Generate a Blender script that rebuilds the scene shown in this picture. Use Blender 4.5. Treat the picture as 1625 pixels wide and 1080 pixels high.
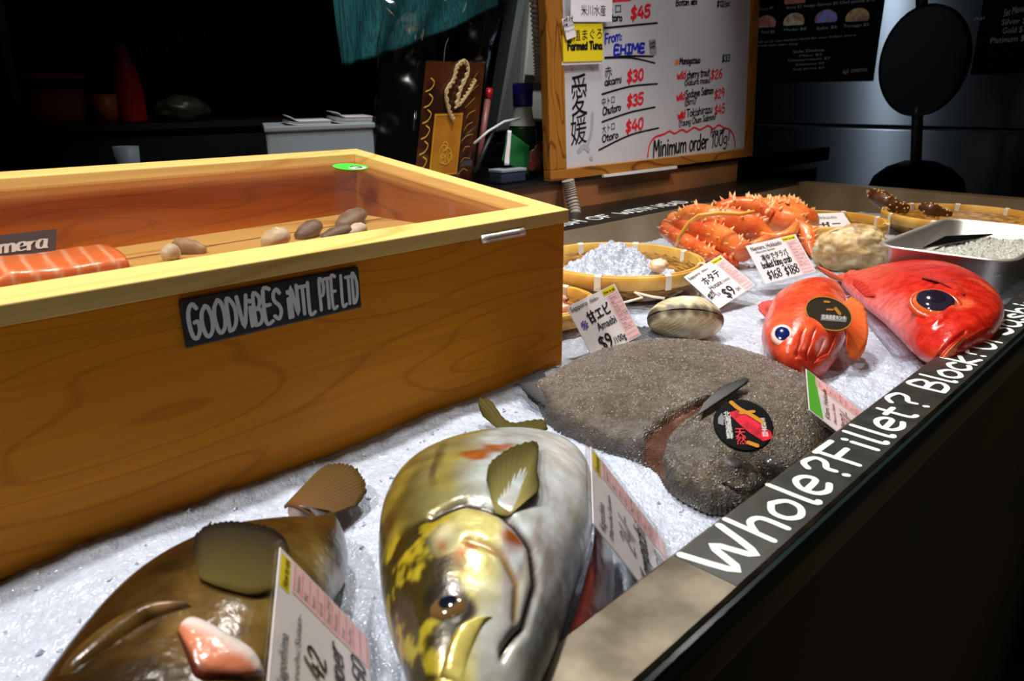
import bpy, math, random
from mathutils import Vector, Matrix, noise
random.seed(7)
D = bpy.data
SC = bpy.context.scene
COL = SC.collection
for o in list(D.objects):
    D.objects.remove(o)

# ------------------------------------------------------------------ camera
# counter frame: x along the counter, y towards the staff side, z up; ice level z = 0
FPX, CX, CY, CAMZ = 1172.0, 812.5, 540.0, 0.35
def _ray(px, py): return Vector((px - CX, py - CY, FPX))
_x = _ray(2050, 140).normalized()
_y = _ray(-422, 155); _y = (_y - _x * _x.dot(_y)).normalized()
_z = _x.cross(_y)
if _z.y > 0: _z = -_z
RW = Matrix((_x, _y, _z))               # camera (right, down, forward) -> world
EYE = Vector((0, 0, CAMZ))
cam_d = D.cameras.new('camera'); cam = D.objects.new('camera', cam_d); COL.objects.link(cam)
cam_d.sensor_width = 36.0; cam_d.lens = FPX / 1625 * 36.0
cam_d.clip_start = 0.02; cam_d.clip_end = 50
cam.matrix_world = Matrix.Translation(EYE) @ (RW @ Matrix(((1, 0, 0), (0, -1, 0), (0, 0, -1)))).to_4x4()
cam_d.dof.use_dof = True; cam_d.dof.focus_distance = 1.0; cam_d.dof.aperture_fstop = 10.0
SC.camera = cam

# ------------------------------------------------------------------ world, lights, exposure
w = D.worlds.new('world'); SC.world = w; w.use_nodes = True
w.node_tree.nodes['Background'].inputs[0].default_value = (0.55, 0.62, 0.75, 1)
w.node_tree.nodes['Background'].inputs[1].default_value = 0.004
vs = SC.view_settings
vs.view_transform = 'Standard'; vs.look = 'None'; vs.gamma = 1.0; vs.use_curve_mapping = False
vs.exposure = 0.0
def spot(name, loc, to, energy, angle, radius, color=(1, 1, 1), blend=0.6):
    l = D.lights.new(name, 'SPOT'); l.energy = energy; l.spot_size = math.radians(angle); l.spot_blend = blend
    l.shadow_soft_size = radius; l.color = color
    o = D.objects.new(name, l); COL.objects.link(o); o.location = loc
    o.rotation_euler = (Vector(to) - Vector(loc)).to_track_quat('-Z', 'Y').to_euler()
    return o
WARM = (1.0, 0.95, 0.88)
spot('counter_spot', (-0.45, 0.68, 1.30), (0.10, 0.46, 0), 62, 104, 0.04, WARM, 0.9)
spot('counter_spot', (0.22, 0.82, 1.40), (0.25, 0.52, 0), 50, 104, 0.04, WARM, 0.9)
spot('counter_spot', (0.92, 0.82, 1.40), (0.92, 0.50, 0), 58, 104, 0.04, WARM, 0.9)
spot('counter_spot', (1.65, 0.82, 1.40), (1.62, 0.60, 0), 64, 100, 0.04, WARM, 0.9)
spot('counter_spot', (2.35, 0.70, 1.45), (2.15, 0.70, 0), 30, 70, 0.05, (1.0, 0.80, 0.55))
spot('board_spot', (2.0, 0.35, 1.7), (1.95, 1.4, 0.4), 25, 42, 0.08, (0.97, 0.97, 1.0))
spot('kitchen_fill', (1.30, 1.05, 1.9), (1.36, 1.75, 0.32), 62, 50, 0.10, (0.95, 0.98, 1.0))  # added fill that brightens the goods on the staff counter
spot('kitchen_lamp', (1.0, 2.62, 1.95), (4.05, 1.40, 0.30), 75, 30, 0.06, (0.72, 0.85, 1.0))
spot('aisle_fill', (1.3, -1.3, 1.9), (1.0, 0.17, -0.35), 34, 36, 0.20, (1.0, 0.92, 0.75))  # added light to lift the dark front panel of the counter
spot('aisle_fill', (-0.9, -0.7, 1.9), (0.7, 0.5, 0.05), 5, 60, 0.25, (1.0, 0.80, 0.55))  # added soft fill from the left front, for tags and box front

# ------------------------------------------------------------------ helpers
def at(px, py, z=0.0):                  # point of the horizontal plane z seen in direction (px, py)
    d = RW @ _ray(px, py); return EYE + d * ((z - CAMZ) / d.z)
def aty(px, py, y):
    d = RW @ _ray(px, py); return EYE + d * (y / d.y)
def atx(px, py, x):
    d = RW @ _ray(px, py); return EYE + d * (x / d.x)
S2 = math.sqrt(0.5)
def W(u, v, z=0.0): return Vector((S2 * (u + v), S2 * (v - u), z))

def smooth01(a, b, x):
    t = min(1, max(0, (x - a) / (b - a))); return t * t * (3 - 2 * t)
def mix(a, b, t): return tuple(a[i] + (b[i] - a[i]) * t for i in range(3))
def n3(p, s=1.0): return noise.noise(Vector(p) * s)
def lin(r, g, b):
    f = lambda c: (c / 255 / 12.92) if c <= 10 else ((c / 255 + 0.055) / 1.055) ** 2.4
    return (f(r), f(g), f(b))

GROUPS = {'price tag': 'price tags on the ice', 'basket': 'bamboo baskets in the fish counter', 'shellfish': 'shellfish on the slatted rack', 'claw': 'dark speckled claws in the far basket',
    'papers': 'papers on the plastic tub', 'pen': 'pens by the gift bag', 'poster': 'menu posters on the fridge', 'note': 'notes stuck on the whiteboard', 'hose': 'grey corrugated hoses by the whiteboard'}
def tag(o, label=None, cat=None, group=None, kind=None):
    if label: o['label'] = label
    if cat: o['category'] = cat
    group = group or GROUPS.get(cat)
    if group: o['group'] = group
    if kind: o['kind'] = kind
    return o
def thing(name, label, cat, loc=(0, 0, 0), group=None):
    o = D.objects.new(name, None); COL.objects.link(o); o.location = loc; o.empty_display_size = 0.03
    return tag(o, label, cat, group)
def wm(o):
    return ((wm(o.parent) @ o.matrix_parent_inverse) if o.parent else Matrix()) @ o.matrix_basis
def mesh(name, vs_, fs, mat, parent=None, smooth=True, cols=None, label=None):
    m = D.meshes.new(name); m.from_pydata([tuple(v) for v in vs_], [], fs); m.update()
    if cols is not None:
        a = m.attributes.new('Col', 'FLOAT_COLOR', 'POINT')
        a.data.foreach_set('color', [c for q in cols for c in (q[0], q[1], q[2], 1.0)])
    if smooth: m.polygons.foreach_set('use_smooth', [True] * len(m.polygons))
    m.materials.append(mat)
    o = D.objects.new(name, m); COL.objects.link(o)
    if parent is not None:
        o.parent = parent; o.matrix_parent_inverse = wm(parent).inverted()
    if label: o['label'] = label
    return o

class MB:
    def __init__(s): s.v = []; s.f = []; s.c = []
    def add(s, vs_, fs, col=None):
        b = len(s.v); s.v += [Vector(v) for v in vs_]; s.f += [tuple(i + b for i in f) for f in fs]
        s.c += [col or (1, 1, 1)] * len(vs_) if not isinstance(col, list) else col
        return s
    def box(s, x0, x1, y0, y1, z0, z1, M=None, col=None):
        v = [Vector((x, y, z)) for z in (z0, z1) for y in (y0, y1) for x in (x0, x1)]
        if M is not None: v = [M @ p for p in v]
        return s.add(v, [(0, 2, 3, 1), (4, 5, 7, 6), (0, 1, 5, 4), (2, 6, 7, 3), (0, 4, 6, 2), (1, 3, 7, 5)], col)
    def hexa(s, b, t, col=None):        # four bottom points, four top points
        v = list(b) + list(t)
        return s.add(v, [(3, 2, 1, 0), (4, 5, 6, 7), (0, 1, 5, 4), (1, 2, 6, 5), (2, 3, 7, 6), (3, 0, 4, 7)], col)
    def tube(s, pts, r, n=10, cap=True, col=None, closed=False, flat=1.0):
        pts = [Vector(p) for p in pts]; N = len(pts)
        rr = r if isinstance(r, (list, tuple)) else [r] * N
        base = len(s.v); ref = None; vs_ = []; cs = []
        for i, p in enumerate(pts):
            a = pts[(i - 1) % N] if (closed or i > 0) else p
            b = pts[(i + 1) % N] if (closed or i < N - 1) else p
            t = (b - a).normalized()
            if ref is None: ref = Vector((0, 0, 1)) if abs(t.z) < 0.9 else Vector((1, 0, 0))
            e = (ref - t * ref.dot(t)).normalized(); ref = e; g = t.cross(e)
            for k in range(n):
                an = 2 * math.pi * k / n
                vs_.append(p + (e * math.cos(an) * flat + g * math.sin(an)) * rr[i])
                cs.append(col[i] if isinstance(col, list) else (col or (1, 1, 1)))
        fs = []
        for i in range(N if closed else N - 1):
            j = (i + 1) % N
            for k in range(n):
                l = (k + 1) % n
                fs.append((i * n + k, i * n + l, j * n + l, j * n + k))
        if cap and not closed:
            fs.append(tuple(range(n - 1, -1, -1))); fs.append(tuple((N - 1) * n + k for k in range(n)))
        return s.add(vs_, fs, cs)
    def lathe(s, prof, c=(0, 0, 0), n=32, col=None, cap=False):
        c = Vector(c); vs_ = []; fs = []; P = len(prof)
        for k in range(n):
            a = 2 * math.pi * k / n
            for r, z in prof: vs_.append(c + Vector((r * math.cos(a), r * math.sin(a), z)))
        for k in range(n):
            l = (k + 1) % n
            for i in range(P - 1): fs.append((k * P + i, l * P + i, l * P + i + 1, k * P + i + 1))
        if cap:
            fs.append(tuple(k * P for k in range(n - 1, -1, -1))); fs.append(tuple(k * P + P - 1 for k in range(n)))
        return s.add(vs_, fs, col)
    def ball(s, c, r, nu=16, nv=10, M=None, col=None, fn=None):
        vs_ = []; fs = []
        for i in range(nv + 1):
            ph = math.pi * i / nv
            for k in range(nu):
                a = 2 * math.pi * k / nu
                d = Vector((math.sin(ph) * math.cos(a), math.sin(ph) * math.sin(a), math.cos(ph)))
                q = fn(d) if fn else 1.0
                p = Vector((d.x * r[0] * q, d.y * r[1] * q, d.z * r[2] * q))
                if M is not None: p = M @ p
                vs_.append(Vector(c) + p)
        for i in range(nv):
            for k in range(nu):
                l = (k + 1) % nu
                fs.append((i * nu + k, (i + 1) * nu + k, (i + 1) * nu + l, i * nu + l))
        return s.add(vs_, fs, col)
    def cone(s, p, d, r, h, n=6, col=None, tipcol=None):
        d = Vector(d).normalized(); e = d.orthogonal().normalized(); g = d.cross(e); p = Vector(p)
        vs_ = [p + (e * math.cos(2 * math.pi * k / n) + g * math.sin(2 * math.pi * k / n)) * r for k in range(n)] + [p + d * h]
        col = col or (1, 1, 1)
        return s.add(vs_, [(k, (k + 1) % n, n) for k in range(n)], [col] * n + [tipcol or col])
    def make(s, name, mat, parent=None, smooth=True, cols=False, label=None):
        return mesh(name, s.v, s.f, mat, parent, smooth, s.c if cols else None, label)

def bevel(o, wd=0.003, seg=2):
    m = o.modifiers.new('bevel', 'BEVEL'); m.width = wd; m.segments = seg; m.limit_method = 'ANGLE'
    m.harden_normals = False
    for p in o.data.polygons: p.use_smooth = False
    return o

# ------------------------------------------------------------------ materials
def mat(name, color=(0.5, 0.5, 0.5), rough=0.5, metal=0.0, spec=0.5, bump=None, var=None, coat=0.0, attr=False, emit=0.0,
        stretch=None, sss=0.0, trans=0.0, rvar=None):
    """bump=(scale, strength, kind), var=(scale, second colour), rvar=(scale, amount)"""
    m = D.materials.new(name); m.use_nodes = True; nt = m.node_tree; N = nt.nodes; L = nt.links
    b = N['Principled BSDF']
    b.inputs['Roughness'].default_value = rough; b.inputs['Metallic'].default_value = metal
    b.inputs['Specular IOR Level'].default_value = spec; b.inputs['Coat Weight'].default_value = coat
    b.inputs['Coat Roughness'].default_value = 0.08
    b.inputs['Base Color'].default_value = (*color, 1)
    if sss: b.inputs['Subsurface Weight'].default_value = sss; b.inputs['Subsurface Radius'].default_value = (0.01, 0.006, 0.004); b.inputs['Subsurface Scale'].default_value = 0.5
    if trans: b.inputs['Transmission Weight'].default_value = trans
    if emit: b.inputs['Emission Color'].default_value = (*color, 1); b.inputs['Emission Strength'].default_value = emit
    tc = N.new('ShaderNodeTexCoord'); src = tc.outputs['Object']
    if stretch:
        mp = N.new('ShaderNodeMapping'); mp.inputs['Scale'].default_value = stretch
        L.new(src, mp.inputs['Vector']); src = mp.outputs['Vector']
    base = None
    if attr:
        at_ = N.new('ShaderNodeAttribute'); at_.attribute_name = 'Col'; base = at_.outputs['Color']
    if var:
        nz = N.new('ShaderNodeTexNoise'); nz.inputs['Scale'].default_value = var[0]; nz.inputs['Detail'].default_value = 5
        L.new(src, nz.inputs['Vector'])
        cr = N.new('ShaderNodeValToRGB'); cr.color_ramp.elements[0].position = 0.38; cr.color_ramp.elements[1].position = 0.62
        L.new(nz.outputs['Fac'], cr.inputs['Fac'])
        mx = N.new('ShaderNodeMix'); mx.data_type = 'RGBA'
        if attr:
            mx.blend_type = 'MULTIPLY'; mx.inputs['Factor'].default_value = 1.0
            cr.color_ramp.elements[0].color = (*var[1], 1); cr.color_ramp.elements[1].color = (1, 1, 1, 1)
            L.new(base, mx.inputs['A']); L.new(cr.outputs['Color'], mx.inputs['B'])
        else:
            L.new(cr.outputs['Color'], mx.inputs['Factor'])
            mx.inputs['A'].default_value = (*color, 1); mx.inputs['B'].default_value = (*var[1], 1)
        base = mx.outputs['Result']
    if base is not None: L.new(base, b.inputs['Base Color'])
    if rvar:
        nz = N.new('ShaderNodeTexNoise'); nz.inputs['Scale'].default_value = rvar[0]; nz.inputs['Detail'].default_value = 6
        L.new(src, nz.inputs['Vector'])
        mr = N.new('ShaderNodeMapRange'); mr.inputs['To Min'].default_value = max(0.02, rough - rvar[1]); mr.inputs['To Max'].default_value = rough + rvar[1]
        L.new(nz.outputs['Fac'], mr.inputs['Value']); L.new(mr.outputs['Result'], b.inputs['Roughness'])
    if bump:
        if bump[2] == 'voronoi':
            t = N.new('ShaderNodeTexVoronoi'); t.inputs['Scale'].default_value = bump[0]; out = t.outputs['Distance']
        else:
            t = N.new('ShaderNodeTexNoise'); t.inputs['Scale'].default_value = bump[0]; t.inputs['Detail'].default_value = 6; out = t.outputs['Fac']
        L.new(src, t.inputs['Vector'])
        bp = N.new('ShaderNodeBump'); bp.inputs['Strength'].default_value = bump[1]; bp.inputs['Distance'].default_value = 0.002
        L.new(out, bp.inputs['Height']); L.new(bp.outputs['Normal'], b.inputs['Normal'])
        if coat: L.new(bp.outputs['Normal'], b.inputs['Coat Normal'])
    return m

def film(name, tint=(1, 1, 1), gloss=0.10, haze=0.0, hazecol=(0.8, 0.8, 0.8), rough=0.06, hscale=6.0, bumps=0.0):
    """thin clear plastic or glass: see-through with a fresnel reflection and a little haze"""
    m = D.materials.new(name); m.use_nodes = True; nt = m.node_tree; N = nt.nodes; L = nt.links
    N.remove(N['Principled BSDF']); out = N['Material Output']
    tr = N.new('ShaderNodeBsdfTransparent'); tr.inputs[0].default_value = (*tint, 1)
    gl = N.new('ShaderNodeBsdfGlossy'); gl.inputs['Roughness'].default_value = rough
    lw = N.new('ShaderNodeLayerWeight'); lw.inputs['Blend'].default_value = 0.5
    pw = N.new('ShaderNodeMath'); pw.operation = 'POWER'; pw.inputs[1].default_value = 4.0
    L.new(lw.outputs['Facing'], pw.inputs[0])
    mr = N.new('ShaderNodeMath'); mr.operation = 'MULTIPLY_ADD'; mr.inputs[1].default_value = 0.6; mr.inputs[2].default_value = gloss
    L.new(pw.outputs[0], mr.inputs[0])
    mn = mr
    m1 = N.new('ShaderNodeMixShader'); L.new(mn.outputs[0], m1.inputs[0]); L.new(tr.outputs[0], m1.inputs[1]); L.new(gl.outputs[0], m1.inputs[2])
    last = m1
    tc = N.new('ShaderNodeTexCoord')
    if bumps:
        nz = N.new('ShaderNodeTexNoise'); nz.inputs['Scale'].default_value = 7; L.new(tc.outputs['Object'], nz.inputs['Vector'])
        bp = N.new('ShaderNodeBump'); bp.inputs['Strength'].default_value = bumps; bp.inputs['Distance'].default_value = 0.02
        L.new(nz.outputs['Fac'], bp.inputs['Height']); L.new(bp.outputs[0], gl.inputs['Normal'])
    if haze:
        df = N.new('ShaderNodeBsdfDiffuse'); df.inputs[0].default_value = (*hazecol, 1)
        nz = N.new('ShaderNodeTexNoise'); nz.inputs['Scale'].default_value = hscale; nz.inputs['Detail'].default_value = 4
        L.new(tc.outputs['Object'], nz.inputs['Vector'])
        cr = N.new('ShaderNodeMapRange'); cr.inputs['From Min'].default_value = 0.35; cr.inputs['From Max'].default_value = 0.75
        cr.inputs['To Min'].default_value = haze * 0.4; cr.inputs['To Max'].default_value = haze * 1.6
        L.new(nz.outputs['Fac'], cr.inputs['Value'])
        m2 = N.new('ShaderNodeMixShader'); L.new(cr.outputs[0], m2.inputs[0]); L.new(m1.outputs[0], m2.inputs[1]); L.new(df.outputs[0], m2.inputs[2])
        last = m2
    L.new(last.outputs[0], out.inputs['Surface'])
    return m

def wood(name, c1, c2, axis='x', rough=0.45, scale=1.0, ring=9.0, bump=0.05):
    m = D.materials.new(name); m.use_nodes = True; nt = m.node_tree; N = nt.nodes; L = nt.links
    b = N['Principled BSDF']; b.inputs['Roughness'].default_value = rough; b.inputs['Specular IOR Level'].default_value = 0.12
    tc = N.new('ShaderNodeTexCoord'); mp = N.new('ShaderNodeMapping')
    sc = {'x': (0.55, 3, 3), 'y': (3, 0.55, 3), 'z': (3, 3, 0.55)}[axis]
    mp.inputs['Scale'].default_value = tuple(q * scale for q in sc)
    L.new(tc.outputs['Object'], mp.inputs['Vector'])
    nz = N.new('ShaderNodeTexNoise'); nz.inputs['Scale'].default_value = 2.2; nz.inputs['Detail'].default_value = 2
    L.new(mp.outputs[0], nz.inputs['Vector'])
    mu = N.new('ShaderNodeMath'); mu.operation = 'MULTIPLY'; mu.inputs[1].default_value = ring
    L.new(nz.outputs['Fac'], mu.inputs[0])
    fr = N.new('ShaderNodeMath'); fr.operation = 'PINGPONG'; fr.inputs[1].default_value = 0.5
    L.new(mu.outputs[0], fr.inputs[0])
    cr = N.new('ShaderNodeValToRGB'); e = cr.color_ramp.elements
    e[0].position = 0.0; e[0].color = (*c2, 1); e[1].position = 0.10; e[1].color = (*c1, 1)
    L.new(fr.outputs[0], cr.inputs['Fac'])
    mp2 = N.new('ShaderNodeMapping'); sc2 = {'x': (3, 160, 160), 'y': (160, 3, 160), 'z': (160, 160, 3)}[axis]
    mp2.inputs['Scale'].default_value = sc2; L.new(tc.outputs['Object'], mp2.inputs['Vector'])
    n2 = N.new('ShaderNodeTexNoise'); n2.inputs['Scale'].default_value = 1.0; n2.inputs['Detail'].default_value = 4
    L.new(mp2.outputs[0], n2.inputs['Vector'])
    mx = N.new('ShaderNodeMix'); mx.data_type = 'RGBA'; mx.blend_type = 'MULTIPLY'; mx.inputs['Factor'].default_value = 0.35
    L.new(cr.outputs['Color'], mx.inputs['A']); L.new(n2.outputs['Fac'], mx.inputs['B'])
    L.new(mx.outputs['Result'], b.inputs['Base Color'])
    bp = N.new('ShaderNodeBump'); bp.inputs['Strength'].default_value = bump; bp.inputs['Distance'].default_value = 0.001
    L.new(n2.outputs['Fac'], bp.inputs['Height']); L.new(bp.outputs[0], b.inputs['Normal'])
    return m

M_ = {}
M_['steel'] = mat('brushed_steel', lin(150, 140, 125), 0.28, 1.0, stretch=(4, 90, 90), rvar=(3, 0.08))
M_['wallsteel'] = mat('tray_wall_steel', lin(160, 142, 112), 0.42, 0.65, var=(5, lin(140, 116, 84)))
M_['steel_rim'] = mat('worn_steel', lin(120, 112, 98), 0.34, 1.0, rvar=(14, 0.12), var=(30, lin(90, 84, 72)))
M_['steel_dark'] = mat('dark_steel', lin(70, 68, 62), 0.35, 1.0, rvar=(6, 0.1))
M_['steel_pan'] = mat('pan_steel', lin(206, 200, 196), 0.42, 0.9, rvar=(8, 0.06))
M_['reflect_dark'] = mat('rim_dark_reflection', lin(36, 38, 36), 0.30, 0.0, rvar=(20, 0.08), var=(50, lin(52, 52, 46)))  # colour of the dark surroundings mirrored in the steel rim
M_['edge'] = mat('clear_edge', lin(24, 34, 34), 0.15, 0.0)
M_['panel'] = mat('dark_laminate', lin(58, 53, 38), 0.5, var=(3, lin(70, 60, 42)))
M_['black'] = mat('matte_black', lin(14, 14, 15), 0.5)
M_['blackgloss'] = mat('gloss_black', lin(10, 11, 12), 0.18)
M_['wall'] = mat('dark_wall', lin(16, 18, 20), 0.8)
M_['floor'] = mat('dark_floor', lin(30, 28, 24), 0.6, var=(5, lin(20, 19, 17)))
M_['wood'] = wood('cedar_panel', (0.80, 0.285, 0.012), (0.64, 0.205, 0.009), 'x', ring=17, scale=1.0)
M_['wood_y'] = wood('cedar_side', (0.60, 0.20, 0.012), (0.40, 0.11, 0.006), 'y', ring=9)
M_['wood_lid'] = wood('cedar_lid', lin(246, 206, 126), lin(230, 180, 94), 'x', ring=7)
M_['wood_lidy'] = wood('cedar_lid_rail', lin(246, 206, 126), lin(230, 180, 94), 'y', ring=7)
M_['wood_pale'] = wood('pale_slat', lin(226, 178, 104), lin(196, 140, 70), 'x', ring=6)
M_['bamboo'] = mat('bamboo_strip', lin(232, 186, 92), 0.38, var=(18, lin(206, 150, 58)))
M_['bamboo_dark'] = mat('bamboo_weave', lin(196, 146, 66), 0.5, stretch=(1, 1, 8), bump=(60, 0.8, 'noise'), var=(40, lin(120, 78, 28)))
M_['frame'] = wood('board_frame', lin(176, 114, 46), lin(110, 62, 20), 'z', ring=8, scale=2)
M_['white_board'] = mat('white_board', lin(205, 203, 208), 0.22, var=(4, lin(196, 194, 200)))
M_['paper'] = mat('tag_paper', lin(240, 234, 238), 0.5)
M_['pink'] = mat('pink_print', lin(246, 190, 196), 0.5)
M_['pinkline'] = mat('pink_line', lin(226, 130, 140), 0.5)
M_['yellow'] = mat('yellow_print', lin(246, 222, 20), 0.5)
M_['green'] = mat('green_print', lin(90, 190, 50), 0.5)
M_['greenbright'] = mat('green_sticker', lin(60, 225, 70), 0.4)
M_['ink'] = mat('black_ink', lin(14, 12, 14), 0.5)
M_['inkred'] = mat('red_ink', lin(225, 28, 44), 0.5)
M_['inkblue'] = mat('blue_ink', lin(20, 40, 170), 0.5)
M_['inkorange'] = mat('orange_ink', lin(240, 130, 30), 0.5)
M_['inkpurple'] = mat('purple_ink', lin(110, 90, 180), 0.5)
M_['inkgrey'] = mat('grey_ink', lin(120, 118, 122), 0.5)
M_['marker'] = mat('white_marker', lin(232, 236, 234), 0.5)
M_['signgrey'] = mat('grey_letter', lin(226, 226, 232), 0.5)
M_['white'] = mat('white_plastic', lin(225, 225, 222), 0.4)
M_['tie'] = mat('white_tie', lin(235, 225, 205), 0.45)
M_['film'] = film('clear_film', (0.97, 0.97, 0.97), 0.06)
M_['bagfilm'] = film('bag_film', (0.94, 0.94, 0.94), 0.10, rough=0.10, bumps=0.7)
M_['glass'] = film('lid_glass', (0.97, 0.95, 0.93), 0.02, haze=0.010, hazecol=(0.9, 0.6, 0.35), rough=0.12, hscale=5)
M_['fish'] = mat('wet_fish_skin', rough=0.20, spec=0.45, attr=True, var=(70, (0.6, 0.56, 0.5)), bump=(130, 0.35, 'noise'))
M_['fishmetal'] = mat('silvery_fish_skin', rough=0.26, metal=0.22, spec=0.6, coat=0.2, attr=True, var=(60, (0.76, 0.73, 0.66)), bump=(80, 0.40, 'noise'))
M_['redfish'] = mat('red_fish_skin', rough=0.24, spec=0.45, coat=0.0, attr=True, var=(70, (0.78, 0.5, 0.45)), bump=(120, 0.55, 'noise'))
M_['turbot'] = mat('turbot_skin', rough=0.15, spec=0.6, attr=True, var=(90, (0.62, 0.58, 0.54)), bump=(560, 1.0, 'voronoi'))
M_['fin'] = mat('fish_fin', rough=0.65, spec=0.10, attr=True, bump=(160, 0.15, 'noise'))
M_['flesh'] = mat('wet_flesh', rough=0.22, spec=0.6, coat=0.6, attr=True, bump=(90, 0.6, 'noise'))
M_['eye'] = mat('fish_eye', rough=0.06, spec=0.8, coat=1.0, attr=True)
M_['crab'] = mat('crab_shell', rough=0.35, spec=0.5, coat=0.3, attr=True, var=(50, (0.9, 0.66, 0.5)), bump=(120, 0.5, 'noise'))
M_['shell'] = mat('sea_shell', rough=0.5, attr=True, var=(70, (0.8, 0.74, 0.6)), bump=(110, 0.6, 'noise'))
M_['salmon'] = mat('salmon_flesh', rough=0.3, coat=0.3, attr=True, bump=(60, 0.2, 'noise'))
M_['shrimp'] = mat('shrimp_shell', rough=0.25, coat=0.6, attr=True, bump=(140, 0.3, 'noise'))
def ice_mat(name, color):
    m = mat(name, color, 0.22, 0.0, 0.6, bump=(420, 0.45, 'voronoi'), var=(150, tuple(min(1, c * 0.86) for c in color)), rvar=(300, 0.16))
    return m
M_['ice'] = ice_mat('crushed_ice', (0.53, 0.595, 0.725))
M_['teal'] = mat('teal_cloth', lin(24, 120, 118), 0.8, stretch=(60, 60, 2), var=(4, lin(10, 62, 70)))
M_['hose'] = mat('grey_hose', lin(150, 142, 130), 0.5)
M_['goldcard'] = mat('gold_card', lin(214, 150, 40), 0.4, var=(12, lin(196, 120, 24)))
M_['goldline'] = mat('gold_line', lin(244, 196, 80), 0.35)
M_['brownbag'] = mat('brown_paper', lin(112, 58, 20), 0.45, var=(14, lin(62, 30, 12)))
M_['cord'] = mat('gold_cord', lin(226, 196, 140), 0.5)
M_['tub'] = mat('frosted_plastic', lin(170, 186, 194), 0.5)
M_['machine'] = mat('grey_plastic', lin(205, 205, 192), 0.5)
M_['blue'] = mat('blue_cap', lin(34, 34, 130), 0.4)
M_['bottlegreen'] = mat('green_bottle', lin(20, 66, 32), 0.25)
M_['red'] = mat('red_plastic', lin(190, 22, 18), 0.35)
M_['orange'] = mat('orange_plastic', lin(190, 92, 30), 0.45)
M_['packet'] = mat('green_packet', lin(60, 64, 36), 0.4, var=(30, lin(44, 48, 30)))
M_['fridge'] = mat('fridge_steel', lin(120, 124, 128), 0.29, 1.0)
_b = M_['fridge'].node_tree.nodes['Principled BSDF']; _b.inputs['Anisotropic'].default_value = 1.0
_t = M_['fridge'].node_tree.nodes.new('ShaderNodeTangent'); _t.direction_type = 'RADIAL'; _t.axis = 'X'
_c = M_['fridge'].node_tree.nodes.new('ShaderNodeCombineXYZ'); _c.inputs[2].default_value = 1.0
M_['fridge'].node_tree.links.new(_c.outputs[0], _b.inputs['Tangent'])
M_['poster'] = mat('poster_black', lin(9, 9, 11), 0.9, spec=0.05)
M_['dimtext'] = mat('dim_print', lin(130, 124, 116), 0.6)
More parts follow.
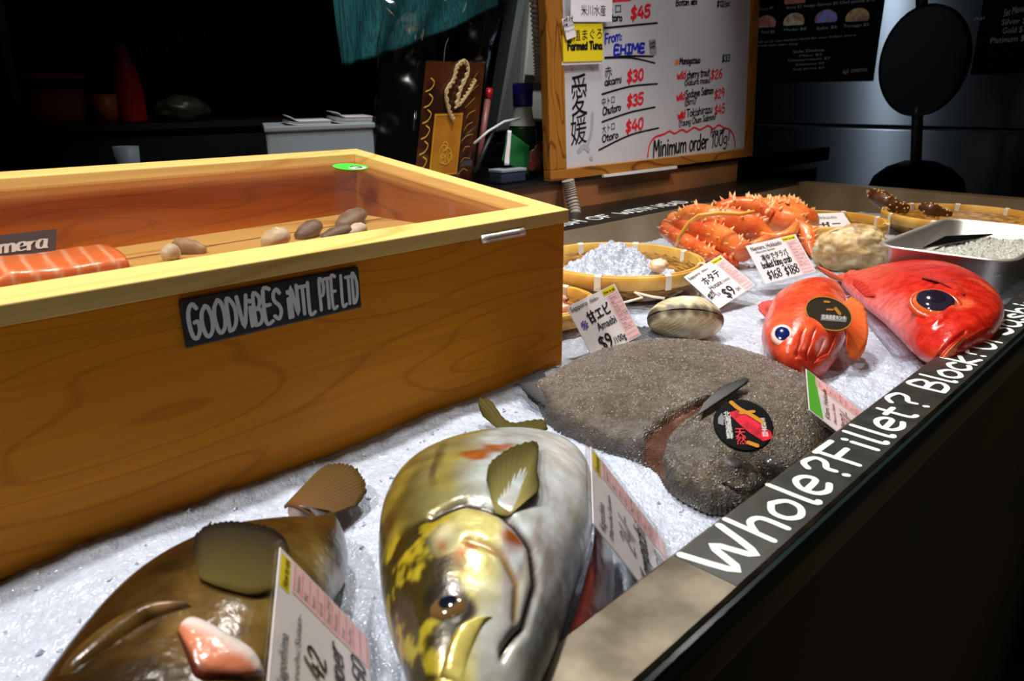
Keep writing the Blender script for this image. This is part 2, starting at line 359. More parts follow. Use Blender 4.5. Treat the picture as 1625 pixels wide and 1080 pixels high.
# ------------------------------------------------------------------ writing
GL = {}
def _g(ch, adv, s): GL[ch] = (adv, [[tuple(float(q) for q in p.split(',')) for p in pl.split()] for pl in s.split('|')])
for ch, adv, s in [
 ('A',7,'0,0 3,10 6,0|1.3,4 4.8,4'),('B',6.5,'1,0 1,10 4,9.5 4.8,7.5 3.5,5.6 1,5.2|1,5.2 4.6,4.8 5.6,2.6 4,.3 1,0'),
 ('C',6.5,'5.5,8.5 3.5,10 1.2,8 .6,4.5 1.6,1 3.8,0 5.6,1.4'),('D',6.8,'1,0 1,10 3.6,9.4 5.6,6.5 5.2,2.5 3.2,.3 1,0'),
 ('E',6,'5,10 1,10 1,0 5.2,0|1,5.2 4.4,5.2'),('F',6,'5.4,9.8 .6,10|1,10 1.2,0|1,5.3 4.6,5.3'),
 ('G',7,'5.6,8.6 3.4,10 1,8 .6,4 1.8,.6 4,0 5.8,2 5.6,4.6 3.6,4.6'),('H',7,'1,0 1,10|5.6,0 5.6,10|1,5 5.6,5'),
 ('I',4.4,'.6,10 3.6,10|2.1,10 2.1,0|.4,0 3.8,0'),('K',6.5,'1,0 1,10|5.4,10 1,4.6 5.6,0'),('L',5.6,'1,10 1,0 5,0'),
 ('M',8,'.6,0 1.2,10 3.8,3.4 6.4,10 7.2,0'),('N',7,'.8,0 1,10 5.4,.3 5.6,10'),
 ('O',7.4,'3.6,10 1.2,8 .6,4.6 1.8,.8 3.8,0 6,2 6.4,6 5,9.2 3.2,10'),('P',6.2,'1,0 1,10 4.2,9.6 5.2,7.4 4,5 1,4.6'),
 ('S',6.2,'5.2,8.6 3.4,10 1.2,8.6 1.4,6.4 4.2,4.6 5.2,2.4 3.4,.2 .8,1.4'),('T',6.4,'.2,9.8 6,9.8|3.1,9.8 3.1,0'),
 ('V',6.6,'.4,10 3.2,0 6,10'),('W',10.5,'.2,10 2.6,.2 5,7.5 7.2,.2 9.8,10'),('X',6.4,'.6,10 5.6,0|5.4,10 .4,0'),('Y',6.4,'.4,10 3,5 5.8,10|3,5 2.8,0'),
 ('a',5.8,'4.6,5.6 2.4,6.4 .8,4.4 .8,1.6 2.4,.1 4.4,2 4.6,6.2 4.6,1.2 5.4,.1'),('b',5.8,'.9,10 .9,.2|.9,3.6 2.6,6.2 4.6,5 4.8,2 3,.1 .9,.8'),
 ('c',5,'4.4,5.4 2.6,6.4 .8,4.4 .8,1.8 2.4,.1 4.4,1.2'),('d',6,'4.6,5.2 2.4,6.3 .8,4.2 1,1.2 2.8,.1 4.6,2.4|4.7,10 4.7,.1'),
 ('e',5.4,'.9,3.2 4.4,3.6 4.2,5.8 2.4,6.4 .8,4.4 .9,1.4 2.6,.1 4.6,1'),('f',4.4,'4,9.2 2.8,10 1.9,8.6 1.9,0|.4,6 3.6,6'),
 ('g',5.8,'4.6,5.6 2.4,6.4 .8,4.4 1,2 2.6,1 4.4,2.6|4.6,6.2 4.6,-1.6 3,-3.2 1,-2.4'),('h',5.8,'.9,10 .9,0|.9,3.6 2.6,6.2 4.4,5.2 4.6,0'),
 ('i',2.6,'1.2,6.2 1.3,0|1.2,8.6 1.3,8.2'),('j',3,'1.6,6.2 1.6,-2 .4,-3|1.6,8.6 1.7,8.2'),('k',5.4,'.9,10 .9,0|4.4,6.2 1,2.8 4.8,0'),('l',2.8,'1.2,10 1.2,.6 2,0'),
 ('m',8.6,'.8,6.2 .9,0|.9,4 2.4,6.2 4,5.2 4.1,0|4.1,4 5.8,6.2 7.4,5.2 7.6,0'),('n',5.8,'.8,6.2 .9,0|.9,3.8 2.6,6.3 4.4,5.2 4.6,0'),
 ('o',5.8,'2.8,6.4 .9,4.6 .9,1.6 2.6,.1 4.6,1.6 4.8,4.6 2.8,6.4'),('p',5.8,'.9,6.2 .9,-3|.9,4.6 2.8,6.3 4.7,4.6 4.5,1.4 2.6,.1 .9,1.4'),
 ('r',4.4,'.8,6.2 .9,0|.9,3.6 2.2,6 4,6'),('s',4.8,'4,5.4 2.4,6.4 1,5.2 2.4,3.4 4.1,1.8 2.6,.1 .7,1'),('t',4.2,'1.8,9 1.9,1.2 3.2,0|.4,6.3 3.6,6.3'),
 ('u',5.8,'.8,6.2 1,1.4 2.6,.1 4.4,2.2|4.5,6.2 4.6,.1'),('v',5.2,'.4,6.2 2.6,0 4.8,6.2'),('w',7.4,'.4,6.2 2,0 3.6,5 5.2,0 6.8,6.2'),
 ('x',5.2,'.6,6.2 4.6,0|4.4,6.2 .4,0'),('y',5.4,'.6,6.2 2.6,.8|4.8,6.2 2.2,-3 .8,-2.8'),('z',5,'.6,6.2 4.4,6.2 .6,0 4.6,0'),
 ('0',6,'2.8,10 1,8 .8,3 2.2,.2 4.2,.8 5,5 4.4,9 2.8,10'),('1',3.6,'.8,8.2 2.2,10 2.2,0'),('2',6,'.8,8 2.4,10 4.6,8.6 4,5.6 .6,0 5.2,.2'),
 ('3',6,'.8,9 3,10 4.6,8 3.8,5.8 2,5.2 4.4,4.4 4.8,1.8 2.8,0 .6,1'),('4',6.2,'3.4,10 .5,3.4 5.4,3.4|4.2,6 4.2,0'),('5',6,'5,10 1.4,10 1,5.6 3.4,6.2 5,4 4.2,.8 2,0 .6,1'),
 ('6',6,'4.4,9.6 2,8 .8,4 1.4,.8 3.4,0 4.9,2 4.2,4.8 2,4.8 .9,3'),('8',6,'2.9,5.4 1,7.4 2,9.8 4,9.6 4.6,7.4 1.2,3.8 .9,1.2 2.8,0 4.8,1.4 4.6,3.8 2.9,5.4'),
 ('9',6,'4.6,8 2.6,10 .9,8 1.4,5.4 3.2,4.8 4.7,7 4.6,3 3.6,0'),('7',5.6,'.5,9.8 5,10 2.2,0'),
 ('$',6.2,'5,8 3,9.2 1.2,7.8 2,5.6 4.4,4.2 4.8,2 3,.8 .8,2|3.4,11 2.6,-1'),('?',6,'.6,8 2,10 4.6,9 4.4,6.4 2.6,4.8 2.6,2.8|2.5,.4 2.7,0'),
 ('!',2.8,'1.8,11 1.2,3|1,.5 1.1,0'),('/',4,'.2,-1 3.6,10'),('(',3,'2.4,10.4 .9,7 .9,3 2.4,-1'),(')',3,'.4,10.4 1.9,7 1.9,3 .4,-1'),
 ('-',4,'.6,4.4 3.4,4.4'),(',',2.4,'1.2,.6 .6,-1.4'),('.',2.4,'1,.3 1.3,0'),(':',2.6,'1.2,5 1.3,4.6|1.2,.8 1.3,.4'),(' ',3.6,'')]:
    _g(ch, adv, s) if s else GL.__setitem__(ch, (adv, []))

def cat_(pts, sub=4):
    if len(pts) < 3: return list(pts)
    out = []
    for i in range(len(pts) - 1):
        a = pts[max(0, i - 1)]; b = pts[i]; c = pts[i + 1]; d = pts[min(len(pts) - 1, i + 2)]
        for k in range(sub):
            t = k / sub
            out.append(tuple(0.5 * (2 * b[j] + (c[j] - a[j]) * t + (2 * a[j] - 5 * b[j] + 4 * c[j] - d[j]) * t * t + (3 * b[j] - a[j] - 3 * c[j] + d[j]) * t ** 3) for j in range(len(b))))
    out.append(tuple(pts[-1])); return out

class Ink:
    """flat pen strokes and printed glyphs laid on a surface given by F(s, t) -> 3D point and a lift normal"""
    def __init__(s, F):
        s.v = []; s.f = []; s.k = 0
        o = F(0, 0); s.n = (F(.01, 0) - o).cross(F(0, .01) - o).normalized()
        s.F = lambda a, b: F(a, b) + s.n * (2.2e-5 * (s.k % 14))
    def stroke(s, pts, wd, smooth=True):
        pts = cat_(pts) if smooth else list(pts)
        if len(pts) < 2: return
        s.k += 1; n = len(pts); b = len(s.v); L = []
        for i in range(n):
            a = pts[max(0, i - 1)]; c = pts[min(n - 1, i + 1)]
            dx, dy = c[0] - a[0], c[1] - a[1]; l = math.hypot(dx, dy) or 1
            L.append((-dy / l, dx / l, dx / l, dy / l))
        h = wd / 2
        for i, (x, y) in enumerate(pts):
            nx, ny, tx, ty = L[i]
            e = s.n * (3e-6 * i); s.v.append(s.F(x + nx * h, y + ny * h) + e); s.v.append(s.F(x - nx * h, y - ny * h) + e)
        for i in range(n - 1):
            q = b + 2 * i; s.f.append((q, q + 1, q + 3, q + 2))
        for i, sg in ((0, -1), (n - 1, 1)):
            x, y = pts[i]; nx, ny, tx, ty = L[i]; c = len(s.v)
            for k in range(7):
                a = -math.pi / 2 + math.pi * k / 6
                s.v.append(s.F(x + h * (math.cos(a) * tx * sg + math.sin(a) * nx), y + h * (math.cos(a) * ty * sg + math.sin(a) * ny)) + s.n * (3e-6 * i - 1e-6))
            s.f.append(tuple(range(c, c + 7)))
    def hand(s, body, x0, y0, x1, y1, h, wd, slant=0.08, wob=0.25, seed=1, ang=None):
        """handwriting from (x0,y0) to (x1,y1) baseline, capital height h"""
        rnd = random.Random(seed); tot = sum(GL.get(c, GL['o'])[0] for c in body)
        L = math.hypot(x1 - x0, y1 - y0); ex, ey = (x1 - x0) / L, (y1 - y0) / L
        k = L / tot; pos = 0
        ux, uy = (-ey, ex) if ang is None else ang
        for c in body:
            adv, pls = GL.get(c, GL['o']); dy = rnd.uniform(-wob, wob); sc = 1 + rnd.uniform(-.06, .06)
            for pl in pls:
                q = [((pos + px + py * slant) * k, (py * sc + dy) * h / 10) for px, py in pl]
                s.stroke([(x0 + ex * a + ux * b, y0 + ey * a + uy * b) for a, b in q], wd)
            pos += adv
    def print_(s, body, x0, y0, x1, y1, h=None, ang=None, bold=0.0):
        """printed glyphs (outline font) fitted along the baseline; h = glyph height"""
        c = D.curves.new('t', 'FONT'); c.body = body; c.resolution_u = 2
        o = D.objects.new('t', c); COL.objects.link(o)
        bpy.context.view_layer.update()
        m = o.evaluated_get(bpy.context.evaluated_depsgraph_get()).to_mesh()
        P = [(v.co.x, v.co.y) for v in m.vertices]; fs = [tuple(p.vertices) for p in m.polygons]
        o.evaluated_get(bpy.context.evaluated_depsgraph_get()).to_mesh_clear()
        D.objects.remove(o); D.curves.remove(c)
        if not P: return
        mx0 = min(p[0] for p in P); mx1 = max(p[0] for p in P); my1 = max(p[1] for p in P); my0 = min(0, min(p[1] for p in P))
        L = math.hypot(x1 - x0, y1 - y0); ex, ey = (x1 - x0) / L, (y1 - y0) / L
        k = L / max(1e-6, mx1 - mx0); ky = k if h is None else h / max(0.01, my1)
        ux, uy = (-ey, ex) if ang is None else ang
        for dx, dy in (((0, 0),) if not bold else ((-bold, 0), (bold, 0), (0, bold), (0, -bold))):
            b = len(s.v); s.k += 1
            for px, py in P:
                a = (px - mx0) * k + dx * L; q = py * ky + dy * (h or L)
                s.v.append(s.F(x0 + ex * a + ux * q, y0 + ey * a + uy * q))
            s.f += [tuple(i + b for i in f) for f in fs]
    def make(s, name, mat_, parent, label=None):
        if s.f: return mesh(name, s.v, s.f, mat_, parent, False, label=label)

def plane_map(O, X, Y, lift=0.0004):
    O, X, Y = Vector(O), Vector(X), Vector(Y); n = X.cross(Y).normalized() * lift
    return lambda s, t: O + X * s + Y * t + n
def quad_map(TL, TR, BR, BL, lift=0.0006):
    n = (TR - BL).cross(TL - BR).normalized() * lift
    return lambda s, t: (BL * (1 - s) + BR * s) * (1 - t) + (TL * (1 - s) + TR * s) * t + n

# ------------------------------------------------------------------ fish tools
def catmull_v(L, x):
    n = len(L); i = min(n - 2, max(0, int(x))); t = x - i
    a = L[max(0, i - 1)]; b = L[i]; c = L[i + 1]; d = L[min(n - 1, i + 2)]
    return 0.5 * (2 * b + (c - a) * t + (2 * a - 5 * b + 4 * c - d) * t * t + (3 * b - a - 3 * c + d) * t ** 3)
class Fish:
    """stations: (dorsal point, ventral point, z low, z high); body is a smooth loft of superellipses"""
    def __init__(s, sts, power=0.9, disp=None):
        s.c = []; s.D = []; s.U = []
        for d, v, z0, z1 in sts:
            d, v = Vector(d), Vector(v)
            c = (d + v) / 2; dz = (d.z - v.z) / 2; c.z = (z0 + z1) / 2
            Dv = (d - v) / 2; s.c.append(c); s.D.append(Dv); s.U.append(Vector((0, 0, (z1 - z0) / 2)))
        s.n = len(sts); s.p = power; s.disp = disp
    def raw(s, t, th):
        x = t * (s.n - 1)
        c, Dv, U = catmull_v(s.c, x), catmull_v(s.D, x), catmull_v(s.U, x)
        a, b = math.cos(th), math.sin(th)
        f = lambda q: math.copysign(abs(q) ** s.p, q)
        return c + Dv * f(a) + U * f(b), (Dv * a * (1 / max(1e-6, Dv.length_squared)) + U * b * (1 / max(1e-6, U.length_squared))).normalized()
    def pt(s, t, th, off=0.0):
        p, n = s.raw(t, th)
        if s.disp: p = p + n * s.disp(t, th, p)
        return p + n * off
    def nrm(s, t, th): return s.raw(t, th)[1]
    def near(s, px, py):
        """surface parameters whose visible point lies nearest the given view direction"""
        d = (RW @ _ray(px, py)).normalized(); best = None
        for i in range(1, 80):
            for k in range(0, 61):
                t = i / 80; th = -0.4 + (math.pi + 0.8) * k / 60
                p, n = s.raw(t, th)
                if n.dot(EYE - p) < 0: continue
                q = p - EYE; e = (q - d * q.dot(d)).length
                if best is None or e < best[0]: best = (e, t, th)
        return best[1], best[2]
    def build(s, name, cfn, mat_, parent, ns=120, nt=80):
        V = []; C = []; F = []
        for i in range(ns + 1):
            t = i / ns
            for k in range(nt):
                th = 2 * math.pi * k / nt; p = s.pt(t, th); V.append(p); C.append(cfn(t, math.cos(th), math.sin(th), p))
        for i in range(ns):
            for k in range(nt):
                l = (k + 1) % nt; F.append((i * nt + k, i * nt + l, (i + 1) * nt + l, (i + 1) * nt + k))
        F.append(tuple(range(nt - 1, -1, -1))); F.append(tuple(ns * nt + k for k in range(nt)))
        o = mesh(name, V, F, mat_, parent, True, C)
        # make the normals point outward whatever the station order
        m = o.data
        c0 = s.raw(0.5, math.pi / 2)
        pl = min(m.polygons, key=lambda q: (q.center - c0[0]).length)
        if pl.normal.dot(c0[1]) < 0: m.flip_normals()
        return o

def fin(name, base, tips, col1, col2, mat_, parent, rays=18, thick=0.0012, jag=0.12, curl=0.0, label=None, seed=3, ribs=.62):
    """fan of rays between a base line and a tip line (3D points), ribbed, with a torn edge and real thickness"""
    rnd = random.Random(seed); B = [Vector(p) for p in base]; T = [Vector(p) for p in tips]
    nb = rays * 2; nr = 8; V = []; C = []; F = []
    for i in range(nb + 1):
        x = i / nb
        b = catmull_v(B, x * (len(B) - 1)) if len(B) > 1 else B[0]; t = catmull_v(T, x * (len(T) - 1))
        k = 1 - (rnd.random() * jag if i % 2 == 0 else jag * (0.6 + 0.6 * rnd.random()))
        for j in range(nr + 1):
            r = j / nr * k
            p = b.lerp(t, r) + Vector((0, 0, (0.0005 if i % 2 == 0 else -0.0005) * min(1, r * 2) + curl * r * r))
            V.append(p); c = mix(col1, col2, r)
            C.append(tuple(q * (1.0 if i % 2 == 0 else ribs) for q in c))
    m = nr + 1; N = len(V)
    for i in range(nb):
        for j in range(nr): F.append((i * m + j, i * m + j + 1, (i + 1) * m + j + 1, (i + 1) * m + j))
    V2 = [p - Vector((0, 0, thick)) for p in V]
    F2 = [tuple(reversed([q + N for q in f])) for f in F]
    ring = [i * m for i in range(nb + 1)] + [nb * m + j for j in range(1, m)] + [i * m + nr for i in range(nb - 1, -1, -1)] + [j for j in range(nr - 1, 0, -1)]
    F3 = [(ring[k], ring[(k + 1) % len(ring)], ring[(k + 1) % len(ring)] + N, ring[k] + N) for k in range(len(ring))]
    return mesh(name, V + V2, F + F2 + F3, mat_, parent, True, C + C, label)

def eyeball(fish, t, th, r, parent, iris, pupil, ring=None, sink=0.3, pr=0.5, squash=0.55, rim=None, ecc=1.0):
    p = fish.pt(t, th); n = fish.nrm(t, th)
    n = (n + (EYE - p).normalized() * 0.25).normalized()
    e = n.orthogonal().normalized(); g = n.cross(e); Mx = Matrix((e, g, n)).transposed()
    V = []; C = []; F = []; nu, nv = 32, 20
    for i in range(nv + 1):
        ph = math.pi / 2 * i / nv; s_ = math.sin(ph)
        for k in range(nu):
            a = 2 * math.pi * k / nu
            V.append(p - n * r * sink * 0.5 + Mx @ Vector((s_ * math.cos(a) * r, s_ * math.sin(a) * r * ecc, math.cos(ph) * r * squash)))
            C.append(pupil if s_ < pr else (iris if s_ < 0.86 else (ring or iris)))
    for i in range(nv):
        for k in range(nu):
            l = (k + 1) % nu; F.append((i * nu + k, (i + 1) * nu + k, (i + 1) * nu + l, i * nu + l))
    o = mesh('eye', V, F, M_['eye'], parent, True, C)
    if rim:
        mb = MB(); pts = [p + Mx @ Vector((math.cos(2 * math.pi * k / 28) * r * 1.08, math.sin(2 * math.pi * k / 28) * r * 1.08 * ecc, r * 0.05)) for k in range(28)]
        mb.tube(pts, r * 0.16, 8, closed=True, col=rim); mb.make('eye_ring', M_['fish'], parent, True, True)
    return o

def patch(name, fish, pts, colfn, mat_, parent, off=0.002, nx=28, ny=14, label=None):
    """a curved strip lying on the fish between two edge curves given as view points"""
    A = [fish.near(*p) for p in pts[0]]; B = [fish.near(*p) for p in pts[1]]
    V = []; C = []; F = []
    for i in range(nx + 1):
        x = i / nx
        ca = catmull_v([Vector((a[0], a[1], 0)) for a in A], x * (len(A) - 1)); cb = catmull_v([Vector((a[0], a[1], 0)) for a in B], x * (len(B) - 1))
        for j in range(ny + 1):
            q = ca.lerp(cb, j / ny); h = math.sin(math.pi * j / ny) ** 0.5 * math.sin(math.pi * min(1, max(0, x))) ** 0.4
            p = fish.pt(q.x, q.y, off * h); V.append(p); C.append(colfn(x, j / ny, p))
    for i in range(nx):
        for j in range(ny): F.append((i * (ny + 1) + j, i * (ny + 1) + j + 1, (i + 1) * (ny + 1) + j + 1, (i + 1) * (ny + 1) + j))
    return mesh(name, V, F, mat_, parent, True, C, label)
# ------------------------------------------------------------------ setting
def struct(name, mb, m): return tag(mb.make(name, m, None, False), kind='structure')
struct('floor', MB().box(-2.2, 5.2, -1.6, 4.2, -0.96, -0.92), M_['floor'])
struct('wall_back', MB().box(-2.2, 5.2, 3.3, 3.4, -0.92, 2.6), M_['wall'])
struct('wall_right', MB().box(5.1, 5.2, -1.6, 3.3, -0.92, 2.6), M_['wall'])

# the fish counter: a steel tray in a dark laminate body
CN = thing('display_counter', 'long stainless steel fish counter with white writing on its front rim', 'counter', (1.0, 0.7, -0.92))
XR = 2.64
ZR = 0.04
mb = MB().box(-0.9, XR, 0.238, 1.18, -0.10, -0.094); mb.make('tray_floor', M_['steel'], CN, False)
mb = MB(); P = [(0.1845, 0.026), (0.1845, 0.038), (0.187, 0.040), (0.236, 0.040), (0.238, 0.0385), (0.238, -0.094), (0.2345, -0.094), (0.2345, 0.034), (0.190, 0.034), (0.188, 0.026)]
def extr(P, x0, x1):
    n = len(P); v = [(x0, y, z) for y, z in P] + [(x1, y, z) for y, z in P]
    return MB().add(v, [(k, (k + 1) % n, (k + 1) % n + n, k + n) for k in range(n)] + [tuple(range(n - 1, -1, -1)), tuple(range(n, 2 * n))])
extr(P, -0.9, XR + 0.06).make('front_rim', M_['steel_rim'], CN, False)
MB().box(0.395, XR + 0.05, 0.1872, 0.2352, 0.0399, 0.0403).make('reflection_strip', M_['reflect_dark'], CN, False)  # dark reflection in the steel rim, put in as a thin strip
extr([(0.1785, 0.022), (0.1785, 0.0335), (0.1805, 0.0375), (0.184, 0.0375), (0.184, 0.022)], -0.9, XR + 0.06).make('clear_edge_strip', M_['edge'], CN, False)
extr([(0.17, -0.92), (0.17, 0.012), (0.176, 0.020), (0.187, 0.022), (0.187, -0.92)], -0.9, XR + 0.06).make('front_panel', M_['panel'], CN, False)
extr([(1.18, -0.094), (1.18, 0.0385), (1.182, 0.04), (1.365, 0.04), (1.365, 0.034), (1.184, 0.034), (1.184, -0.094)], -0.9, XR + 0.06).make('back_rim', M_['steel_dark'], CN, False)
mb = MB().box(XR, XR + 0.006, 0.238, 1.18, -0.094, 0.036).box(XR, XR + 0.012, 0.238, 1.18, 0.036, 0.040).box(XR + 0.012, XR + 0.06, 0.238, 1.18, 0.034, 0.040)
mb.make('end_wall', M_['wallsteel'], CN, False)
mb = MB().box(-0.9, XR, 1.174, 1.1798, -0.094, 0.030); mb.make('back_wall', M_['wallsteel'], CN, False)
F = plane_map((0, 0, ZR), (1, 0, 0), (0, 1, 0), 0.0006)
mk = mat('worn_marker', lin(226, 232, 230), 0.5)
def rim(body, a, b, h=0.036, wd=0.0042, y=0.1945, seed=1):
    k = Ink(F); k.hand(body, at(*a, ZR).x, y, at(*b, ZR).x, y, h, wd, 0.02, 0.15, seed); k.make('marker_writing', mk, CN)
rim('W', (1146, 916), (1214, 862), h=.040, wd=.0066, seed=4)
rim('hole', (1219, 862), (1326, 768), h=.041, wd=.0056, seed=4)
rim('?', (1332, 764), (1356, 742), wd=.0056, seed=5)
rim('Fillet', (1364, 746), (1462, 658), wd=.0056, seed=6)
rim('?', (1460, 654), (1480, 634), wd=.0054, seed=8)
rim('Block', (1500, 627), (1564, 572), wd=.0058, seed=7)
rim('?', (1560, 574), (1576, 558), wd=.0054, seed=5)
rim('Or', (1579, 560), (1604, 540), wd=.0058, seed=8)
rim('Sashimi?', (1608, 536), (1690, 462), wd=.0062, seed=9)
for body, x0, x1 in (('FISH OF', 1.30, 1.575), ('WITH HEAD.', 1.61, 1.95)):
    ik = Ink(F); ik.hand(body, x0, 1.186, x1, 1.186, 0.042, 0.0062, 0.0, 0.1, 3); ik.make('rear_marker_writing', mk, CN)

# crushed ice bed
def ice_h(x, y):
    h = 0.006 * n3((x * 9, y * 9, 1.3)) + 0.0025 * n3((x * 40, y * 40, 2.1)) + 0.0012 * n3((x * 130, y * 130, 4.7)) + 0.0008 * n3((x * 320, y * 320, 7.7))
    h -= 0.010 * smooth01(0.275, 0.245, y)
    if x > .72: h -= .040 * smooth01(.93, 1.10, y) * smooth01(.72, .9, x)
    h -= .040 * smooth01(2.2, 2.5, x)
    return h - 0.001
xs = []; x = -0.55
while x < XR: xs.append(x); x += 0.0026 + 0.0030 * max(0, x - 0.3) if x > 0 else 0.006
xs.append(XR)
ys = [0.2386 + (1.1735 - 0.2386) * (k / 230) ** 1.25 for k in range(231)]
V = [(x, y, ice_h(x, y)) for x in xs for y in ys]; ny_ = len(ys)
Fc = [(i * ny_ + j, (i + 1) * ny_ + j, (i + 1) * ny_ + j + 1, i * ny_ + j + 1) for i in range(len(xs) - 1) for j in range(ny_ - 1)]
bm_ = MB(); bm_.v = V; bm_.f = Fc; bm_.c = [(1, 1, 1)] * len(V)
rnd = random.Random(5)
for k in range(1300):                   # loose crumbs
    x = rnd.uniform(-0.05, 2.2) ** 1.0; y = rnd.uniform(0.25, 0.62 if x < 0.72 else 1.1)
    r = rnd.uniform(0.0008, 0.0030); z = ice_h(x, y) + r * 0.15
    d = [Vector((rnd.gauss(0, 1), rnd.gauss(0, 1), rnd.gauss(0, 1))).normalized() * r * rnd.uniform(.7, 1.2) for q in range(6)]
    o6 = [Vector(q) for q in ((1, 0, 0), (-1, 0, 0), (0, 1, 0), (0, -1, 0), (0, 0, 1), (0, 0, -1))]
    b = len(bm_.v)
    bm_.v += [Vector((x, y, z)) + o6[q] * r + d[q] * 0.5 for q in range(6)]; bm_.c += [(1, 1, 1)] * 6
    bm_.f += [tuple(b + q for q in f) for f in ((0, 2, 4), (2, 1, 4), (1, 3, 4), (3, 0, 4), (2, 0, 5), (1, 2, 5), (3, 1, 5), (0, 3, 5))]
tag(mesh('crushed_ice', bm_.v, bm_.f, M_['ice'], None, False), 'bed of crushed white ice filling the steel fish counter', 'ice', kind='stuff')

# staff-side counter
WC = thing('work_counter', 'steel work counter behind the fish display carrying the whiteboard', 'counter', (1.0, 1.8, -0.92))
MB().box(-0.9, 3.33, 1.37, 2.15, 0.112, 0.120).make('counter_top', M_['steel_dark'], WC, False)
MB().box(2.62, 3.33, 1.368, 1.376, 0.064, 0.112).make('counter_lip', M_['steel_dark'], WC, False)
MB().box(-0.9, 2.55, 1.378, 1.386, 0.03, 0.112).make('splash_panel', mat('tan_panel', lin(168, 108, 66), 0.4, 0.0, var=(5, lin(120, 90, 62))), WC, False)
MB().box(-0.9, 3.30, 1.40, 2.13, -0.92, 0.03).make('cabinet', M_['black'], WC, False)

# ------------------------------------------------------------------ wooden case with sloping glass lid
BX = thing('display_box', 'long wooden display box with sloping glass lid and black name plate', 'display box', (0.2, 0.85, 0))
x0, x1, y0, y1 = -0.75, 0.714, 0.620, 1.084
SL = (0.263 - 0.209) / (1.09 - 0.618)
zt = lambda y: 0.209 + SL * (y - 0.618)
LT = 0.0165                              # lid thickness
def wallbox(xa, xb, ya, yb): return MB().hexa([Vector((xa, ya, -0.004)), Vector((xb, ya, -0.004)), Vector((xb, yb, -0.004)), Vector((xa, yb, -0.004))],
    [Vector((xa, ya, zt(ya) - LT)), Vector((xb, ya, zt(ya) - LT)), Vector((xb, yb, zt(yb) - LT)), Vector((xa, yb, zt(yb) - LT))])
bevel(wallbox(x0, x1, y0, y0 + 0.018).make('front_panel', M_['wood'], BX, False), 0.0015)
wallbox(x0, x1, y1 - 0.018, y1).make('back_panel', M_['wood'], BX, False)
wallbox(x1 - 0.018, x1, y0 + 0.018, y1 - 0.018).make('side_panel', M_['wood_y'], BX, False)
wallbox(x0, x0 + 0.018, y0 + 0.018, y1 - 0.018).make('side_panel', M_['wood_y'], BX, False)
MB().box(x0 + .018, x1 - .018, y0 + .018, y1 - .018, 0.11, 0.118).make('inner_floor', M_['wood'], BX, False)
LID = MB()
def lidbar(mb, xa, xb, ya, yb, top=0.0, th=LT):
    return mb.hexa([Vector((xa, ya, zt(ya) - th)), Vector((xb, ya, zt(ya) - th)), Vector((xb, yb, zt(yb) - th)), Vector((xa, yb, zt(yb) - th))],
        [Vector((xa, ya, zt(ya) - top)), Vector((xb, ya, zt(ya) - top)), Vector((xb, yb, zt(yb) - top)), Vector((xa, yb, zt(yb) - top))])
lidbar(LID, x0 - .006, 0.7205, 0.618, 0.657); lidbar(LID, x0 - .006, 0.7205, 1.051, 1.09)
lid = LID.make('lid_frame', M_['wood_lid'], BX, False); bevel(lid, 0.0012)
for xa_, xb_ in ((0.690, 0.7205), (x0 - .006, x0 + .026)):
    r_ = MB(); lidbar(r_, xa_, xb_, 0.657, 1.051); bevel(r_.make('lid_rail', M_['wood_lidy'], lid, False), 0.0012)
g_ = MB(); lidbar(g_, x0 + .026, 0.690, 0.657, 1.051, 0.0125, 0.0155); g_.make('glass_pane', M_['glass'], lid, False)
# round green sticker on the pane, with a white part and dark mark
gc = Vector((0.655, 1.012, zt(1.012) - 0.0118)); Xs, Ys = Vector((1, 0, 0)), Vector((0, 1, SL)).normalized()
Fg = plane_map(gc, Xs, Ys, 0.0004)
def disc(F, cx, cy, rx, ry, n=28): return [F(cx + rx * math.cos(2 * math.pi * k / n), cy + ry * math.sin(2 * math.pi * k / n)) for k in range(n)]
st = mesh('green_sticker', disc(Fg, 0, 0, .027, .027), [tuple(range(28))], M_['greenbright'], lid, False)
Fg2 = plane_map(gc, Xs, Ys, 0.0008)
mesh('sticker_print', disc(Fg2, .004, -.013, .014, .010), [tuple(range(28))], M_['paper'], st, False)
ik = Ink(plane_map(gc, Xs, Ys, 0.0012)); ik.stroke([(-.004, -.006), (.006, -.002), (.012, -.012)], .003); ik.stroke([(.0, -.016), (.010, -.016)], .004); ik.make('sticker_mark', M_['ink'], st)
# steel hinge barrel
hg = MB(); hg.tube([(0.566 + k * 0.0115 + e, 0.6165, 0.1915) for k in range(6) for e in (0.0, 0.0108)], [q for k in range(6) for q in (0.0052, 0.0052)], 14)
hg.make('hinge', M_['steel_pan'], BX, True)
# name plate
sp = MB().box(0.2235, 0.4005, 0.6162, 0.6205, 0.145, 0.1875).make('name_plate', mat('plate_black', lin(22, 23, 26), 0.6), BX, False); bevel(sp, 0.002)
ik = Ink(plane_map((0.2235, 0.6161, 0.145), (1, 0, 0), (0, 0, 1), 0.0005))
ik.hand('GOODViBES', .004, .0075, .0905, .0075, .0285, .0036, 0.0, 0.15, 2); ik.hand('iNTL', .0955, .0075, .1245, .0075, .0285, .0036, 0, 0.15, 3)
ik.hand('PTE', .1295, .0075, .1490, .0075, .0285, .0033, 0, 0.1, 5); ik.hand('LTD', .1535, .0075, .1735, .0075, .0285, .0033, 0, 0.1, 6)
ik.make('lettering', M_['signgrey'], sp)

